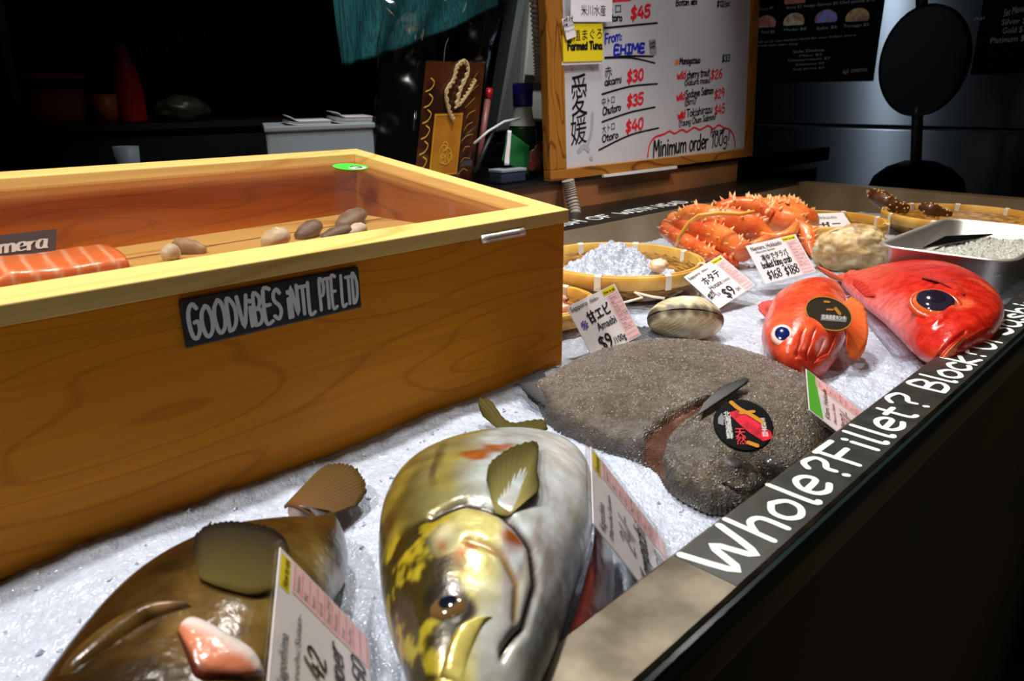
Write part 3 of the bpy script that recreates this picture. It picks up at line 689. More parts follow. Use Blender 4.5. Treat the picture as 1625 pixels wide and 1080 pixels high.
# things inside the case
rk = thing('slatted_rack', 'pale wooden slatted rack lying inside the glass topped box', 'rack', (0.35, 0.82, 0.118))
def slat(name, a, b, wd, z0, z1):
    a, b = Vector(a), Vector(b); d = (b - a).normalized(); s = Vector((-d.y, d.x, 0)) * wd
    return MB().hexa([a + Vector((0, 0, z0)), b + Vector((0, 0, z0)), b + s + Vector((0, 0, z0)), a + s + Vector((0, 0, z0))],
        [a + Vector((0, 0, z1)), b + Vector((0, 0, z1)), b + s + Vector((0, 0, z1)), a + s + Vector((0, 0, z1))]).make(name, M_['wood_pale'], rk, False)
slat('slat', (-0.20, .712, 0), (0.592, .764, 0), .068, 0.178, 0.190); slat('slat', (-0.205, .784, 0), (0.588, .836, 0), .070, 0.178, 0.190)
for xx in (-0.06, 0.22, 0.52): MB().box(xx, xx + .02, .740 + .06 * (xx + .06), .845 + .06 * (xx + .06), .118, .178).make('foot', M_['wood_pale'], rk, False)
# salmon block
sb = MB(); V = []; C = []
A = at(6, 440, 0.2); n1, n2_ = 40, 20
def salm(u, v):                          # u along, v around the section
    x = 0.112 + 0.118 * u; a = math.pi * v
    y = 0.790 - 0.045 * math.cos(a) + 0.004 * math.sin(u * 9); z = 0.190 + 0.021 * (math.sin(a) ** 0.45) * (1 - 0.12 * u) * (.62 + .38 * min(1, u * 5)) + 0.001 * n3((x * 70, y * 70, 3))
    if u < 0.0: pass
    return Vector((x, y, z))
for i in range(n1 + 1):
    for j in range(n2_ + 1):
        u, v = i / n1, j / n2_; p = salm(u, v); V.append(p)
        st_ = abs(((u * 7.0 + 0.25 * math.sin(v * 6)) % 1) - 0.5)
        C.append(mix((0.92, 0.50, 0.30), (0.86, 0.20, 0.05), smooth01(0.04, 0.16, st_)))
Fs = [(i * (n2_ + 1) + j, i * (n2_ + 1) + j + 1, (i + 1) * (n2_ + 1) + j + 1, (i + 1) * (n2_ + 1) + j) for i in range(n1) for j in range(n2_)]
Fs += [tuple(j for j in range(n2_, -1, -1)), tuple(n1 * (n2_ + 1) + j for j in range(n2_ + 1))]
tag(mesh('salmon_block', V, Fs, M_['salmon'], None, True, C), 'orange salmon block with pale fat lines inside the box', 'salmon')
pl = thing('name_card', 'dark slate name card standing behind the salmon block', 'card', (0.12, 0.86, 0.19))
c0, c1, c2, c3 = Vector((0.04, 0.862, 0.190)), Vector((0.196, 0.862, 0.190)), Vector((0.206, 0.876, 0.219)), Vector((0.04, 0.876, 0.219))
nn = Vector((0, 0.003, -0.002))
MB().hexa([c0, c1, c2, c3], [q + nn for q in (c0, c1, c2, c3)]).make('card', mat('slate_card', lin(62, 56, 72), 0.5), pl, False)
ik = Ink(quad_map(c3, c2, c1, c0, 0.0008)); ik.hand('ishimera', .50, .42, .95, .42, .45, .024, 0.05, .2, 4, ang=(0, 1)); ik.make('lettering', M_['signgrey'], pl)
def shellfish(name, lab, x, y, r, ang, col, tip, z=0.180, cat='shellfish'):
    mb = MB(); Mx = Matrix.Rotation(ang, 3, 'Z') @ Matrix.Rotation(-0.25, 3, 'Y')
    mb.ball((x, y, z + r[2] * 0.8), r, 28, 16, Mx, (1, 1, 1), lambda d: (1 - 0.35 * max(0, d.x) ** 2) * (1 + 0.05 * math.sin(d.x * 14)))
    cs = []
    for v in mb.v:
        q = n3((v.x * 60, v.y * 60, v.z * 60)); cs.append(mix(col, tip, max(0, min(1, 0.5 + q))))
    return tag(mesh(name, mb.v, mb.f, M_['shell'], None, True, cs), lab, cat)
tan, wht, drk = (0.35, 0.2, 0.1), (0.7, 0.6, 0.48), (0.13, 0.09, 0.08)
def sh_(name, lab, px, py, r, ang, col, tip):
    p = at(px, py, .198); shellfish(name, lab, p.x, p.y, r, ang, col, tip, .190)
sh_('brown_mussel', 'tan pointed shellfish on the rack right of the salmon', 296, 390, (.022, .009, .009), 2.4, tan, (0.5, 0.35, 0.22))
sh_('white_shell', 'small white shell beside the tan pointed shellfish in the box', 272, 399, (.011, .009, .009), 0.3, wht, (0.8, 0.75, 0.62))
sh_('pale_clam', 'round pale clam on the rack left of the dark mussels', 440, 378, (.020, .014, .011), 0.1, wht, (0.8, 0.72, 0.55))
sh_('dark_mussel', 'dark purple mussel next to the round pale clam', 492, 364, (.026, .012, .010), 0.4, drk, (0.28, 0.2, 0.17))
sh_('dark_mussel', 'dark mussel lying between the purple mussel and small white shell', 538, 366, (.024, .011, .008), -0.2, drk, (0.25, 0.18, 0.15))
sh_('dark_oyster', 'grey brown oyster at the far end of the slatted rack', 560, 345, (.030, .016, .010), 0.3, (0.2, 0.14, 0.1), (0.34, 0.24, 0.16))
sh_('white_shell', 'small white shell at the right end of the dark mussels', 566, 363, (.018, .011, .008), 0.1, wht, (0.8, 0.72, 0.6))
# ------------------------------------------------------------------ fish
def tint(c, p, s, amp): k = 1 + amp * n3(p, s); return tuple(max(0, q * k) for q in c)

# --- amberjack: head towards the viewer, lying on its side, back to the left
AJ = thing('amberjack', 'golden silver whole amberjack with its head at the front rim', 'fish', W(0, .45, 0))
A_ = lambda d, v, z0, z1, zd=.05, zv=.045: (W(d[0], d[1], zd), W(v[0], v[1], zv), z0, z1)
aj = Fish([
 A_((-.033, .268), (-.014, .268), .046, .064, .057, .052),
 A_((-.046, .285), (.003, .285), .043, .080),
 A_((-.062, .325), (.014, .320), .020, .098),
 A_((-.078, .37), (.027, .36), .002, .108),
 A_((-.090, .42), (.042, .41), .000, .110),
 A_((-.096, .47), (.056, .46), .000, .108),
 A_((-.092, .52), (.064, .52), .000, .098),
 A_((-.074, .575), (.062, .58), .000, .078, .04, .04),
 A_((-.045, .63), (.044, .635), .000, .050, .03, .03),
 A_((-.018, .67), (.018, .675), .002, .028, .016, .016),
 A_((-.010, .70), (.010, .70), .004, .016, .012, .012)], 0.92)
ge = [aj.near(*p) for p in ((690, 818), (745, 800), (800, 815), (842, 865), (853, 930), (835, 990), (800, 1030))]
pre = [aj.near(*p) for p in ((745, 850), (800, 875), (822, 930), (815, 985))]
def seg_d(t, th, L, kt=1.0, kth=0.16):
    best = 9
    for a, b in zip(L[:-1], L[1:]):
        ax, ay = a[0] * kt, a[1] * kth; bx, by = b[0] * kt, b[1] * kth; x, y = t * kt, th * kth
        dx, dy = bx - ax, by - ay; q = max(0, min(1, ((x - ax) * dx + (y - ay) * dy) / (dx * dx + dy * dy + 1e-9)))
        best = min(best, math.hypot(x - ax - q * dx, y - ay - q * dy))
    return best
t_g = lambda th: catmull_v([Vector((q[0], 0, 0)) for q in ge], 3).x
aj_gd = None
def aj_disp(t, th, p):
    if math.sin(th) < -0.3: return 0
    d = seg_d(t, th, ge); e = seg_d(t, th, pre)
    return -0.0035 * math.exp(-(d / .010) ** 2) - 0.0018 * math.exp(-(e / .008) ** 2)
aj_eye = aj.near(709, 957)
aj.disp = aj_disp
def aj_col(t, c, h, p):
    th = math.atan2(h, c); k = -c + 0.14 * n3(p, 18); gd = seg_d(t, th, ge); pdv = seg_d(t, th, pre)
    back = (0.100, 0.070, 0.012); mid = (0.26, 0.23, 0.085); silver = (0.58, 0.65, 0.68); belly = (0.78, 0.82, 0.86)
    body = mix(back, mid, smooth01(-.8, -.35, k)); body = mix(body, silver, smooth01(-.30, .08, k)); body = mix(body, belly, smooth01(.2, .7, k))
    body = mix(body, (0.44, 0.34, 0.05), .55 * smooth01(.05, .4, n3(p + Vector((1, 8, 3)), 26)) * smooth01(.05, -.4, k))
    body = mix(body, (0.50, 0.52, 0.34), .4 * smooth01(.1, .5, n3(p + Vector((6, 2, 3)), 24)) * smooth01(-.1, .3, k))
    body = mix(body, (0.045, 0.032, 0.01), .7 * smooth01(.05, .02, abs(k + .42)) * smooth01(.40, .46, t) * smooth01(.62, .52, t))
    # head: dark olive crown with gold flecks, pale gold cheek, silvery jaw
    head = mix((0.050, 0.034, 0.006), (0.50, 0.40, 0.025), smooth01(-.05, .40, n3(p + Vector((2, 2, 0)), 52) + .5 * n3(p, 130) + .3 * n3(p, 260)))
    cheek = mix((0.66, 0.60, 0.20), (0.88, 0.84, 0.50), smooth01(-.2, .3, n3(p, 40)))
    head = mix(head, cheek, smooth01(-.42, .06, k + .22 * n3(p, 60)))
    head = mix(head, (0.72, 0.62, 0.10), .6 * smooth01(.12, .35, n3(p + Vector((4, 1, 9)), 45)) * smooth01(-.3, .1, k))
    head = mix(head, (0.80, 0.80, 0.70), smooth01(.28, .52, k)); head = mix(head, (0.56, 0.58, 0.58), smooth01(.62, .85, k))
    head = mix(head, (0.58, 0.60, 0.58), smooth01(.26, .16, t) * smooth01(-.1, .25, k))
    tg = t_edge(th)
    q = mix(head, body, smooth01(tg - .012, tg + .012, t))
    q = mix((0.62, 0.58, 0.60), q, smooth01(.030, .055, abs(t - tg - .035)) if k > .2 else 1)
    if h > -.1:
        q = mix((0.035, 0.022, 0.012), q, smooth01(.002, .011, gd)); q = mix((0.40, 0.25, 0.10), q, smooth01(.002, .012, pdv))
    ed = math.hypot((t - aj_eye[0]) * 1.0, (th - aj_eye[1]) * .16)
    q = mix((0.022, 0.015, 0.006), q, smooth01(.034, .060, ed + .022 * n3(p, 70)))
    rr = min(math.hypot(t - a, (th - b) * .16) for a, b in aj_red)
    q = mix((0.36, 0.10, 0.015), q, smooth01(.008, .030, rr + .020 * n3(p, 80)))
    if h < -.2: q = belly
    return tint(q, p, 60, .22)
_ge = sorted((q[1], q[0]) for q in ge)
def t_edge(th):
    if th <= _ge[0][0]: return _ge[0][1]
    for (a0, b0_), (a1, b1_) in zip(_ge[:-1], _ge[1:]):
        if th <= a1: return b0_ + (b1_ - b0_) * (th - a0) / max(1e-6, a1 - a0)
    return _ge[-1][1]
aj_red = [aj.near(*p) for p in ((728, 880), (700, 868), (812, 850), (760, 722), (800, 712))]
aj.build('body', aj_col, M_['fishmetal'], AJ, 300, 170)
eyeball(aj, *aj_eye, 0.0108, AJ, (0.15, 0.085, 0.028), (0.006, 0.008, 0.018), (0.035, 0.022, 0.010), pr=.44, sink=.9, ecc=1.1)
def lift(f, pts, off): return [f.pt(*f.near(*p), off) for p in pts]
fin('pectoral_fin', lift(aj, [(790, 808), (806, 812), (824, 808)], .002), lift(aj, [(774, 772), (780, 742), (812, 716), (852, 714), (846, 750), (850, 778), (842, 792)], .006),
    (0.30, 0.26, 0.08), (0.040, 0.028, 0.001), M_['fin'], AJ, 22, .0014, .02, ribs=.88)
fin('tail_fin', [W(-.006, .695, .014), W(0, .70, .014), W(.006, .695, .014)], [W(-.034, .735, .020), W(-.040, .752, .030), W(-.026, .752, .030), W(-.012, .728, .02), W(0, .718, .018), W(.018, .724, .018), W(.034, .716, .022), W(.036, .700, .02)],
    (0.09, 0.075, 0.015), (0.075, 0.055, 0.008), M_['fin'], AJ, 16, .003, .05)
# open belly flap showing red flesh
V = []; C = []; Fb = []
in_ = [W(.060, .485, .05), W(.056, .45, .048), W(.046, .41, .046), W(.035, .375, .040), W(.024, .345, .034)]
ou_ = [W(.070, .49, .035), W(.074, .465, .014), W(.066, .425, .008), W(.050, .385, .006), W(.027, .348, .02)]
for i in range(25):
    a = catmull_v(in_, i / 24 * 4); b = catmull_v(ou_, i / 24 * 4)
    for j in range(11):
        q = j / 10; p = a.lerp(b, q) + Vector((0, 0, .006 * math.sin(math.pi * q))) + Vector((0, 0, .0015 * n3(a * 80 + b * 30 * q))); V.append(p)
        C.append(mix((0.10, 0.015, 0.01), mix((0.72, 0.10, 0.06), (0.80, 0.56, 0.50), smooth01(.5, .85, q)), smooth01(.02, .25, q)))
Fb = [(i * 11 + j, i * 11 + j + 1, (i + 1) * 11 + j + 1, (i + 1) * 11 + j) for i in range(24) for j in range(10)]
mesh('belly_flap', V, Fb, M_['flesh'], AJ, True, C, 'cut belly edge with red flesh')
lp = lift(aj, [(722, 1079), (742, 1052), (775, 1000), (790, 985)], .0006)
patch('jaw', aj, ([(735, 1078), (748, 1040), (772, 985), (785, 975)], [(700, 1079), (705, 1040), (725, 1000), (742, 985)]),
      lambda x, y, p: mix((0.86, 0.74, 0.20), (0.30, 0.22, 0.03), smooth01(.35, .9, y + .2 * n3(p, 60))), M_['fishmetal'], AJ, .003)

# --- grouper: brown, curled, front left
GR = thing('grouper', 'dark brown grouper curled on the ice at the front left', 'fish', W(-.18, .4, 0))
gr = Fish([
 A_((-.225, .222), (-.165, .215), .010, .056, .03, .03),
 A_((-.246, .270), (-.128, .245), .000, .080),
 A_((-.250, .335), (-.118, .295), .000, .088),
 A_((-.242, .390), (-.118, .345), .000, .090),
 A_((-.220, .440), (-.120, .392), .000, .080),
 A_((-.186, .480), (-.122, .425), .000, .064, .034, .034),
 A_((-.160, .500), (-.122, .455), .000, .050, .026, .026),
 A_((-.152, .522), (-.130, .490), .000, .038, .02, .02),
 A_((-.178, .538), (-.152, .518), .000, .030, .018, .018),
 A_((-.192, .548), (-.172, .538), .004, .024, .014, .014)], 0.95)
def gr_col(t, c, h, p):
    k = -c + .3 * n3(p, 14)
    q = mix((0.022, 0.010, 0.003), (0.065, 0.034, 0.007), smooth01(-.6, .1, k)); q = mix(q, (0.15, 0.090, 0.020), smooth01(.1, .6, k))
    q = mix(q, (0.27, 0.19, 0.05), .8 * smooth01(.25, .55, k) * smooth01(.62, .5, t) * smooth01(.25, .35, t))
    q = mix(q, (0.48, 0.33, 0.26), smooth01(.75, .98, k) * smooth01(.45, .6, t))
    q = mix(q, (0.17, 0.095, 0.022), .7 * smooth01(.12, .4, n3(p + Vector((9, 4, 2)), 22)))
    q = mix(q, (0.016, 0.008, 0.003), .7 * smooth01(.15, .4, n3(p + Vector((2, 7, 5)), 16)))
    q = mix(q, (0.62, 0.42, 0.34), smooth01(.86, .95, t))
    return tint(q, p, 60, .2)
gr.build('body', gr_col, M_['fish'], GR, 130, 90)
fin('tail_fin', [W(-.196, .552, .018), W(-.184, .540, .026), W(-.160, .526, .022)], [W(-.180, .606, .022), W(-.170, .618, .024), W(-.150, .612, .026), W(-.136, .596, .024), W(-.130, .578, .018), W(-.136, .562, .014)],
    (0.16, 0.075, 0.026), (0.085, 0.050, 0.010), M_['fin'], GR, 24, .003, .05, label='ragged brown tail fin')
fin('pectoral_fin', lift(gr, [(318, 925), (345, 940), (400, 945), (432, 940)], .003), lift(gr, [(312, 900), (330, 868), (375, 852), (425, 858), (447, 880), (452, 920)], .012),
    (0.095, 0.066, 0.010), (0.007, 0.004, 0.002), M_['fin'], GR, 30, .0016, .008, label='rounded dark pectoral fin', ribs=.88)
fin('dorsal_fin', [at(296, 866, .046), at(322, 852, .05), at(350, 842, .052), at(374, 836, .052)], [at(306, 852, .050), at(332, 822, .056), at(340, 842, .054), at(356, 826, .056), at(376, 828, .054)],
    (0.025, 0.015, 0.006), (0.008, 0.006, 0.004), M_['fin'], GR, 9, .001, .6, label='dark torn dorsal spines')
patch('gill_flesh', gr, ([(288, 990), (310, 985), (360, 1010), (400, 1040), (420, 1078)], [(284, 1010), (298, 1040), (320, 1075), (350, 1079), (375, 1079)]),
      lambda x, y, p: mix(mix((0.74, 0.66, 0.62), (0.62, 0.20, 0.10), smooth01(.25, .65, y + .2 * n3(p, 50))), (0.07, 0.01, 0.006), smooth01(.75, .95, y)), M_['flesh'], GR, .006, label='pink and white flesh at the gill opening')
patch('cheek_ridge', gr, ([(95, 1070), (150, 1015), (215, 975), (250, 960), (300, 955)], [(110, 1078), (165, 1030), (225, 992), (258, 975), (300, 968)]),
      lambda x, y, p: mix((0.10, 0.055, 0.012), (0.26, 0.14, 0.06), smooth01(.55, .8, x) * smooth01(1, .8, x)), M_['fish'], GR, .006)

# --- turbot: broad flat fish in the middle
TB = thing('turbot', 'big flat grey brown turbot with rough skin and round sticker', 'fish', (0.72, .42, 0))
ol = [(.592, .550), (.606, .580), (.650, .590), (.715, .602), (.795, .600), (.865, .566), (.905, .492), (.902, .415), (.868, .338), (.828, .282), (.775, .262), (.69, .258), (.60, .256), (.545, .264), (.523, .285), (.532, .328), (.549, .352), (.552, .372), (.547, .415), (.549, .460), (.560, .505)]
tc_ = Vector((.725, .425)); no = len(ol)
def tb_edge(a):                          # outline point for a parameter 0..1
    q = a * no; i = int(q) % no; t = q - int(q)
    P4 = [Vector((*ol[(i + k) % no], 0)) for k in (-1, 0, 1, 2)]
    return 0.5 * (2 * P4[1] + (P4[2] - P4[0]) * t + (2 * P4[0] - 5 * P4[1] + 4 * P4[2] - P4[3]) * t * t + (P4[3] - P4[0] + 3 * (P4[1] - P4[2])) * t ** 3)
_edge = [tb_edge(k / 240) for k in range(240)]
_ang = [math.atan2(e.y - tc_.y, e.x - tc_.x) for e in _edge]
def tb_r(p):                             # radius ratio of a plan point (1 = outline)
    a = math.atan2(p.y - tc_.y, p.x - tc_.x); k = min(range(240), key=lambda i: abs(math.atan2(math.sin(a - _ang[i]), math.cos(a - _ang[i]))))
    return (p - tc_).length / (Vector((_edge[k].x, _edge[k].y)) - tc_).length
def flat(L, z=0):                        # where the smooth back of the fish is met in the given directions
    out = []
    for q in L:
        zz = .06
        while zz > 0:
            p = at(*q, zz); p = Vector((p.x, p.y)); r = tb_r(p)
            if r < 1 and 0.005 + 0.036 * max(0, 1 - r ** 2.6) ** 0.66 >= zz: break
            zz -= .001
        out.append(p)
    return out
slit = flat([(1046, 762), (1036, 735), (1042, 695), (1070, 668), (1110, 645), (1150, 625), (1186, 604)], .036)
slitw = [.007, .011, .0135, .013, .008, .004, .002]
cheek = flat([(1046, 735), (1060, 720), (1078, 735), (1080, 760)], .03)
eyes_ = flat([(1162, 742), (1222, 742)], .042)
mouth = flat([(1150, 765), (1172, 778), (1195, 782), (1215, 775)], .03)
def pd(p, L, wd=None):
    best = (9, 0)
    for i in range(len(L) - 1):
        a, b = L[i], L[i + 1]; d = b - a; q = max(0, min(1, (p - a).dot(d) / d.length_squared)); e = (p - a - d * q).length
        k = e / ((wd[i] + (wd[i + 1] - wd[i]) * q) if wd else 1)
        if k < best[0]: best = (k, e)
    return best
def tb_h(p, r):
    e = max(0, 1 - r ** 2.6); h = 0.005 + 0.036 * e ** 0.66
    k, _ = pd(p, slit, slitw); h -= 0.006 * smooth01(1.0, .55, k)
    h += .0032 * math.exp(-((k - 1.25) / .35) ** 2)
    for q in eyes_: h += 0.0075 * math.exp(-((p - q).length / .0115) ** 4)
    for q in eyes_: h -= 0.003 * math.exp(-(((p - q).length - .0155) / .0035) ** 2)
    _, e = pd(p, mouth); h -= 0.005 * math.exp(-(e / .003) ** 2)
    _, e = pd(p, cheek); h -= 0.003 * math.exp(-(e / .003) ** 2)
    return h + 0.0016 * n3((p.x * 30, p.y * 30, 2)) + .0006 * n3((p.x * 160, p.y * 160, 5)) * (1 if r < .97 else 0)
NA, NR = 420, 150
V = []; C = []
for i in range(NR + 1):
    r = (i / NR) ** 0.75
    for k in range(NA):
        e = tb_edge(k / NA); p = tc_.lerp(Vector((e.x, e.y)), r)
        rip = 1 + (0.006 * math.sin(k * 2 * math.pi / 3.0) + .006 * n3((e.x * 120, e.y * 120, 1))) * smooth01(.85, 1, r); p = tc_ + (p - tc_) * rip
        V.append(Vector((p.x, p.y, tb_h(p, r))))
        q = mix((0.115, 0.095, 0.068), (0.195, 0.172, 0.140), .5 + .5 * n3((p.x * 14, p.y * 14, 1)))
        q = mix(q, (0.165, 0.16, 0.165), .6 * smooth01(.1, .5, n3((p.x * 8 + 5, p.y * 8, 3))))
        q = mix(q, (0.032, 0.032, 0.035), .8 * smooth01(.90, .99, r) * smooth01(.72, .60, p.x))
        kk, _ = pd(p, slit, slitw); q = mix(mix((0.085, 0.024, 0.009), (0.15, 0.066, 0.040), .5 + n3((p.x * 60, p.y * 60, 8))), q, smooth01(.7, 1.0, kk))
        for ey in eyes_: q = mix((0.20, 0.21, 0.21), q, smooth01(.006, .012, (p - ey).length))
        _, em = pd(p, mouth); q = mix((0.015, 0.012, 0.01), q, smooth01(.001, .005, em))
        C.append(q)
Fs = [(i * NA + k, (i + 1) * NA + k, (i + 1) * NA + (k + 1) % NA, i * NA + (k + 1) % NA) for i in range(NR) for k in range(NA)]
b0 = len(V)
for k in range(NA):
    e = V[NR * NA + k]; V.append(Vector((e.x, e.y, -.003))); C.append((.1, .1, .1))
Fs += [(NR * NA + k, b0 + k, b0 + (k + 1) % NA, NR * NA + (k + 1) % NA) for k in range(NA)] + [tuple(b0 + k for k in range(NA))]
nf0 = len(Fs); rt = random.Random(21); nt_ = 0
while nt_ < 3200:                        # bony tubercles of the skin, small glossy bumps
    e = tb_edge(rt.random()); r = math.sqrt(rt.random()) * .95; p = tc_.lerp(Vector((e.x, e.y)), r)
    if pd(p, slit, slitw)[0] < 1.05: continue
    nt_ += 1; q = rt.uniform(.0006, .0014); c = Vector((p.x, p.y, tb_h(p, r) - q * .1)); b = len(V); k0 = rt.uniform(.8, 1.5)
    V += [c + Vector((math.cos(a * 1.0472) * q * s_, math.sin(a * 1.0472) * q * s_, q * h_)) for s_, h_ in ((1, 0), (.72, .6)) for a in range(6)] + [c + Vector((0, 0, q * .85))]
    C += [(.17 * k0, .155 * k0, .135 * k0)] * 13
    Fs += [(b + a, b + (a + 1) % 6, b + 6 + (a + 1) % 6, b + 6 + a) for a in range(6)] + [(b + 6 + a, b + 6 + (a + 1) % 6, b + 12) for a in range(6)]
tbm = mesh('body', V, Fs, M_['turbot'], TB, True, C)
for q in eyes_:
    mb = MB(); h_ = tb_h(q, tb_r(q)); mb.ball((q.x, q.y, h_ - .002), (.0085, .0085, .0042), 20, 12); mb.c = [mix((.17, .165, .16), (.10, .10, .105), smooth01(.001, .0022, v.z - h_)) for v in mb.v]; mb.make('eye', M_['eye'], TB, True, True)
tbm.data.materials.append(mat('wet_tubercle', rough=0.16, spec=1.0, coat=1.0, attr=True))
for f in tbm.data.polygons[nf0:]: f.material_index = 1
if tbm.data.polygons[NA * 40].normal.z < 0: tbm.data.flip_normals()
def tbp(px, py, z, lift_=0.0):
    p = at(px, py, z)
    return Vector((p.x, p.y, z + lift_))
fin('tail_fin', [Vector((.595, .52, .010)), Vector((.615, .56, .012)), Vector((.65, .592, .010))], [Vector((.574, .510, .008)), Vector((.576, .545, .014)), Vector((.586, .576, .016)), Vector((.612, .602, .012)), Vector((.660, .612, .010))],
    (0.12, 0.12, 0.125), (0.028, 0.028, 0.032), M_['fin'], TB, 20, .002, .12, label='dark grey fringed tail fin')
fin('dorsal_fin', [Vector((.83, .590, .006)), Vector((.875, .567, .008)), Vector((.90, .54, .008))], [Vector((.835, .655, .006)), Vector((.868, .650, .010)), Vector((.905, .620, .012)), Vector((.93, .575, .012))],
    (0.20, 0.20, 0.23), (0.07, 0.07, 0.09), M_['fin'], TB, 14, .002, .1, label='striped dark fin at the back edge')
fin('pectoral_fin', [tbp(1108, 656, .044), tbp(1112, 648, .044), tbp(1116, 640, .044)], [tbp(1150, 630, .046), tbp(1184, 606, .050), tbp(1188, 600, .052), tbp(1172, 602, .050), tbp(1142, 614, .046)],
    (0.15, 0.146, 0.142), (0.035, 0.035, 0.040), M_['fin'], TB, 9, .002, .02, label='pointed slate grey pectoral fin')

# --- small red rockfish, curled with its head to the viewer
KN = thing('rockfish', 'small curled red rockfish wearing a dark oval sticker', 'fish', at(1290, 530))
pz = lambda p, z: at(*p, z)
kn = Fish([
 (pz((1221, 486), .012), pz((1231, 500), .012), 0, .024),
 (pz((1245, 474), .03), pz((1214, 515), .02), 0, .052),
 (pz((1290, 466), .04), pz((1208, 540), .022), 0, .076),
 (pz((1330, 476), .036), pz((1218, 562), .022), 0, .082),
 (pz((1344, 518), .028), pz((1238, 582), .018), 0, .072),
 (pz((1336, 554), .02), pz((1262, 592), .014), 0, .054),
 (pz((1316, 580), .016), pz((1284, 593), .012), .002, .030)], .92)
kmo = [kn.near(*p) for p in ((1262, 560), (1290, 578), (1325, 560), (1340, 535))]
kg = [[kn.near(*p) for p in L] for L in (((1275, 525), (1268, 545), (1262, 565)), ((1290, 522), (1285, 545), (1278, 570)), ((1305, 540), (1300, 555), (1292, 575)))]
kn.disp = lambda t, th, p: (-.004 * math.exp(-(seg_d(t, th, kmo) / .012) ** 2) - .003 * sum(math.exp(-(seg_d(t, th, g) / .010) ** 2) for g in kg)) if math.sin(th) > -.2 else 0
kb = kn.near(1302, 548)
def kn_col(t, c, h, p):
    q = mix((0.64, 0.045, 0.016), (0.80, 0.135, 0.040), .5 + .7 * n3(p, 24)); q = mix(q, (0.86, 0.42, 0.34), .7 * smooth01(.5, .95, c + .3 * n3(p, 30)))
    th = math.atan2(h, c)
    q = mix((0.80, 0.55, 0.52), q, smooth01(.02, .07, math.hypot(t - kb[0], (th - kb[1]) * .16) + .02 * n3(p, 50)))
    q = mix((0.30, 0.012, 0.01), q, smooth01(.002, .012, min(seg_d(t, th, g) for g in kg)) if h > 0 else 1)
    return mix(q, (0.55, 0.02, 0.012), .5 * smooth01(.7, 1, t))
kn.build('body', kn_col, M_['redfish'], KN, 110, 90)
ke = kn.near(1243, 531)
eyeball(kn, *ke, .0180, KN, (0.80, 0.62, 0.60), (0.006, 0.012, 0.10), (0.80, 0.36, 0.28), pr=.60, sink=.20, ecc=.80, squash=.30)
fin('tail_fin', lift(kn, [(1226, 500), (1224, 492), (1226, 484)], 0), [pz((1216, 504), .014), pz((1204, 492), .02), pz((1203, 478), .026), pz((1222, 474), .026), pz((1248, 474), .03)], (0.80, 0.10, 0.06), (0.78, 0.10, 0.10), M_['fin'], KN, 10, .002, .2)
fin('pectoral_fin', [pz((1326, 486), .070), pz((1336, 500), .066), pz((1343, 522), .056), pz((1344, 540), .046)], [pz((1352, 474), .070), pz((1370, 488), .064), pz((1378, 518), .048), pz((1376, 545), .034), pz((1362, 566), .022), pz((1348, 562), .026)], (0.78, 0.090, 0.020), (0.84, 0.16, 0.035), M_['fin'], KN, 14, .009, .04, curl=.004, ribs=.9, label='broad orange pectoral fin')
fin('dorsal_fin', lift(kn, [(1238, 480), (1270, 468), (1310, 464), (1345, 474)], .0), [pz((1246, 470), .045), pz((1275, 462), .06), pz((1312, 458), .064), pz((1350, 468), .052)], (0.8, 0.3, 0.24), (0.86, 0.46, 0.40), M_['fin'], KN, 12, .0015, .25)

# --- alfonsino: large red fish with huge eye
AL = thing('alfonsino', 'large bright red fish with a huge dark eye beside the rim', 'fish', at(1460, 490))
al = Fish([
 (pz((1345, 438), .016), pz((1336, 448), .014), .002, .026),
 (pz((1372, 432), .020), pz((1350, 462), .016), 0, .034),
 (pz((1405, 427), .026), pz((1374, 484), .018), 0, .048),
 (pz((1450, 427), .034), pz((1400, 506), .02), 0, .064),
 (pz((1500, 436), .038), pz((1424, 532), .022), 0, .076),
 (pz((1545, 456), .040), pz((1444, 552), .026), 0, .082),
 (pz((1582, 484), .042), pz((1466, 566), .030), .004, .080),
 (pz((1592, 508), .045), pz((1492, 572), .036), .016, .072),
 (pz((1576, 530), .047), pz((1516, 564), .040), .030, .060)], .93)
ae = al.near(1482, 487); amo = [al.near(*p) for p in ((1484, 572), (1494, 556), (1510, 540), (1530, 528))]
acr = [al.near(*p) for p in ((1462, 443), (1500, 453), (1530, 466))]
agl = [al.near(*p) for p in ((1500, 447), (1455, 458), (1432, 485), (1430, 520), (1450, 545))]
al.disp = lambda t, th, p: (-.006 * math.exp(-(seg_d(t, th, amo) / .010) ** 2) - .0022 * math.exp(-(seg_d(t, th, agl) / .010) ** 2)
    + .004 * math.exp(-((math.hypot(t - ae[0], (th - ae[1]) * .16) - .085) / .02) ** 2)) if math.sin(th) > -.2 else 0
def al_col(t, c, h, p):
    th = math.atan2(h, c)
    q = mix((0.56, 0.012, 0.008), (0.70, 0.040, 0.015), .5 + .7 * n3(p, 20)); q = mix(q, (0.46, 0.008, 0.006), .7 * smooth01(.1, .4, n3((p.x * 14 + p.y * 60, p.y * 22 - p.x * 60, 3))) * smooth01(.4, .6, t)); q = mix(q, (0.78, 0.17, 0.06), .75 * smooth01(.1, .5, n3(p + Vector((4, 4, 4)), 26)) * smooth01(.5, .8, t))
    q = mix(q, (0.80, 0.24, 0.24), .7 * smooth01(-.55, -.95, c + .15 * n3(p, 30)) * smooth01(.65, .45, t)); q = mix(q, (0.74, 0.10, 0.08), .5 * smooth01(.5, .2, t))
    q = mix((0.10, 0.006, 0.006), q, smooth01(.002, .012, seg_d(t, th, amo)) if h > 0 else 1)
    return mix(q, (0.50, 0.015, 0.01), .6 * smooth01(-.4, -.9, c) * smooth01(.55, .8, t))
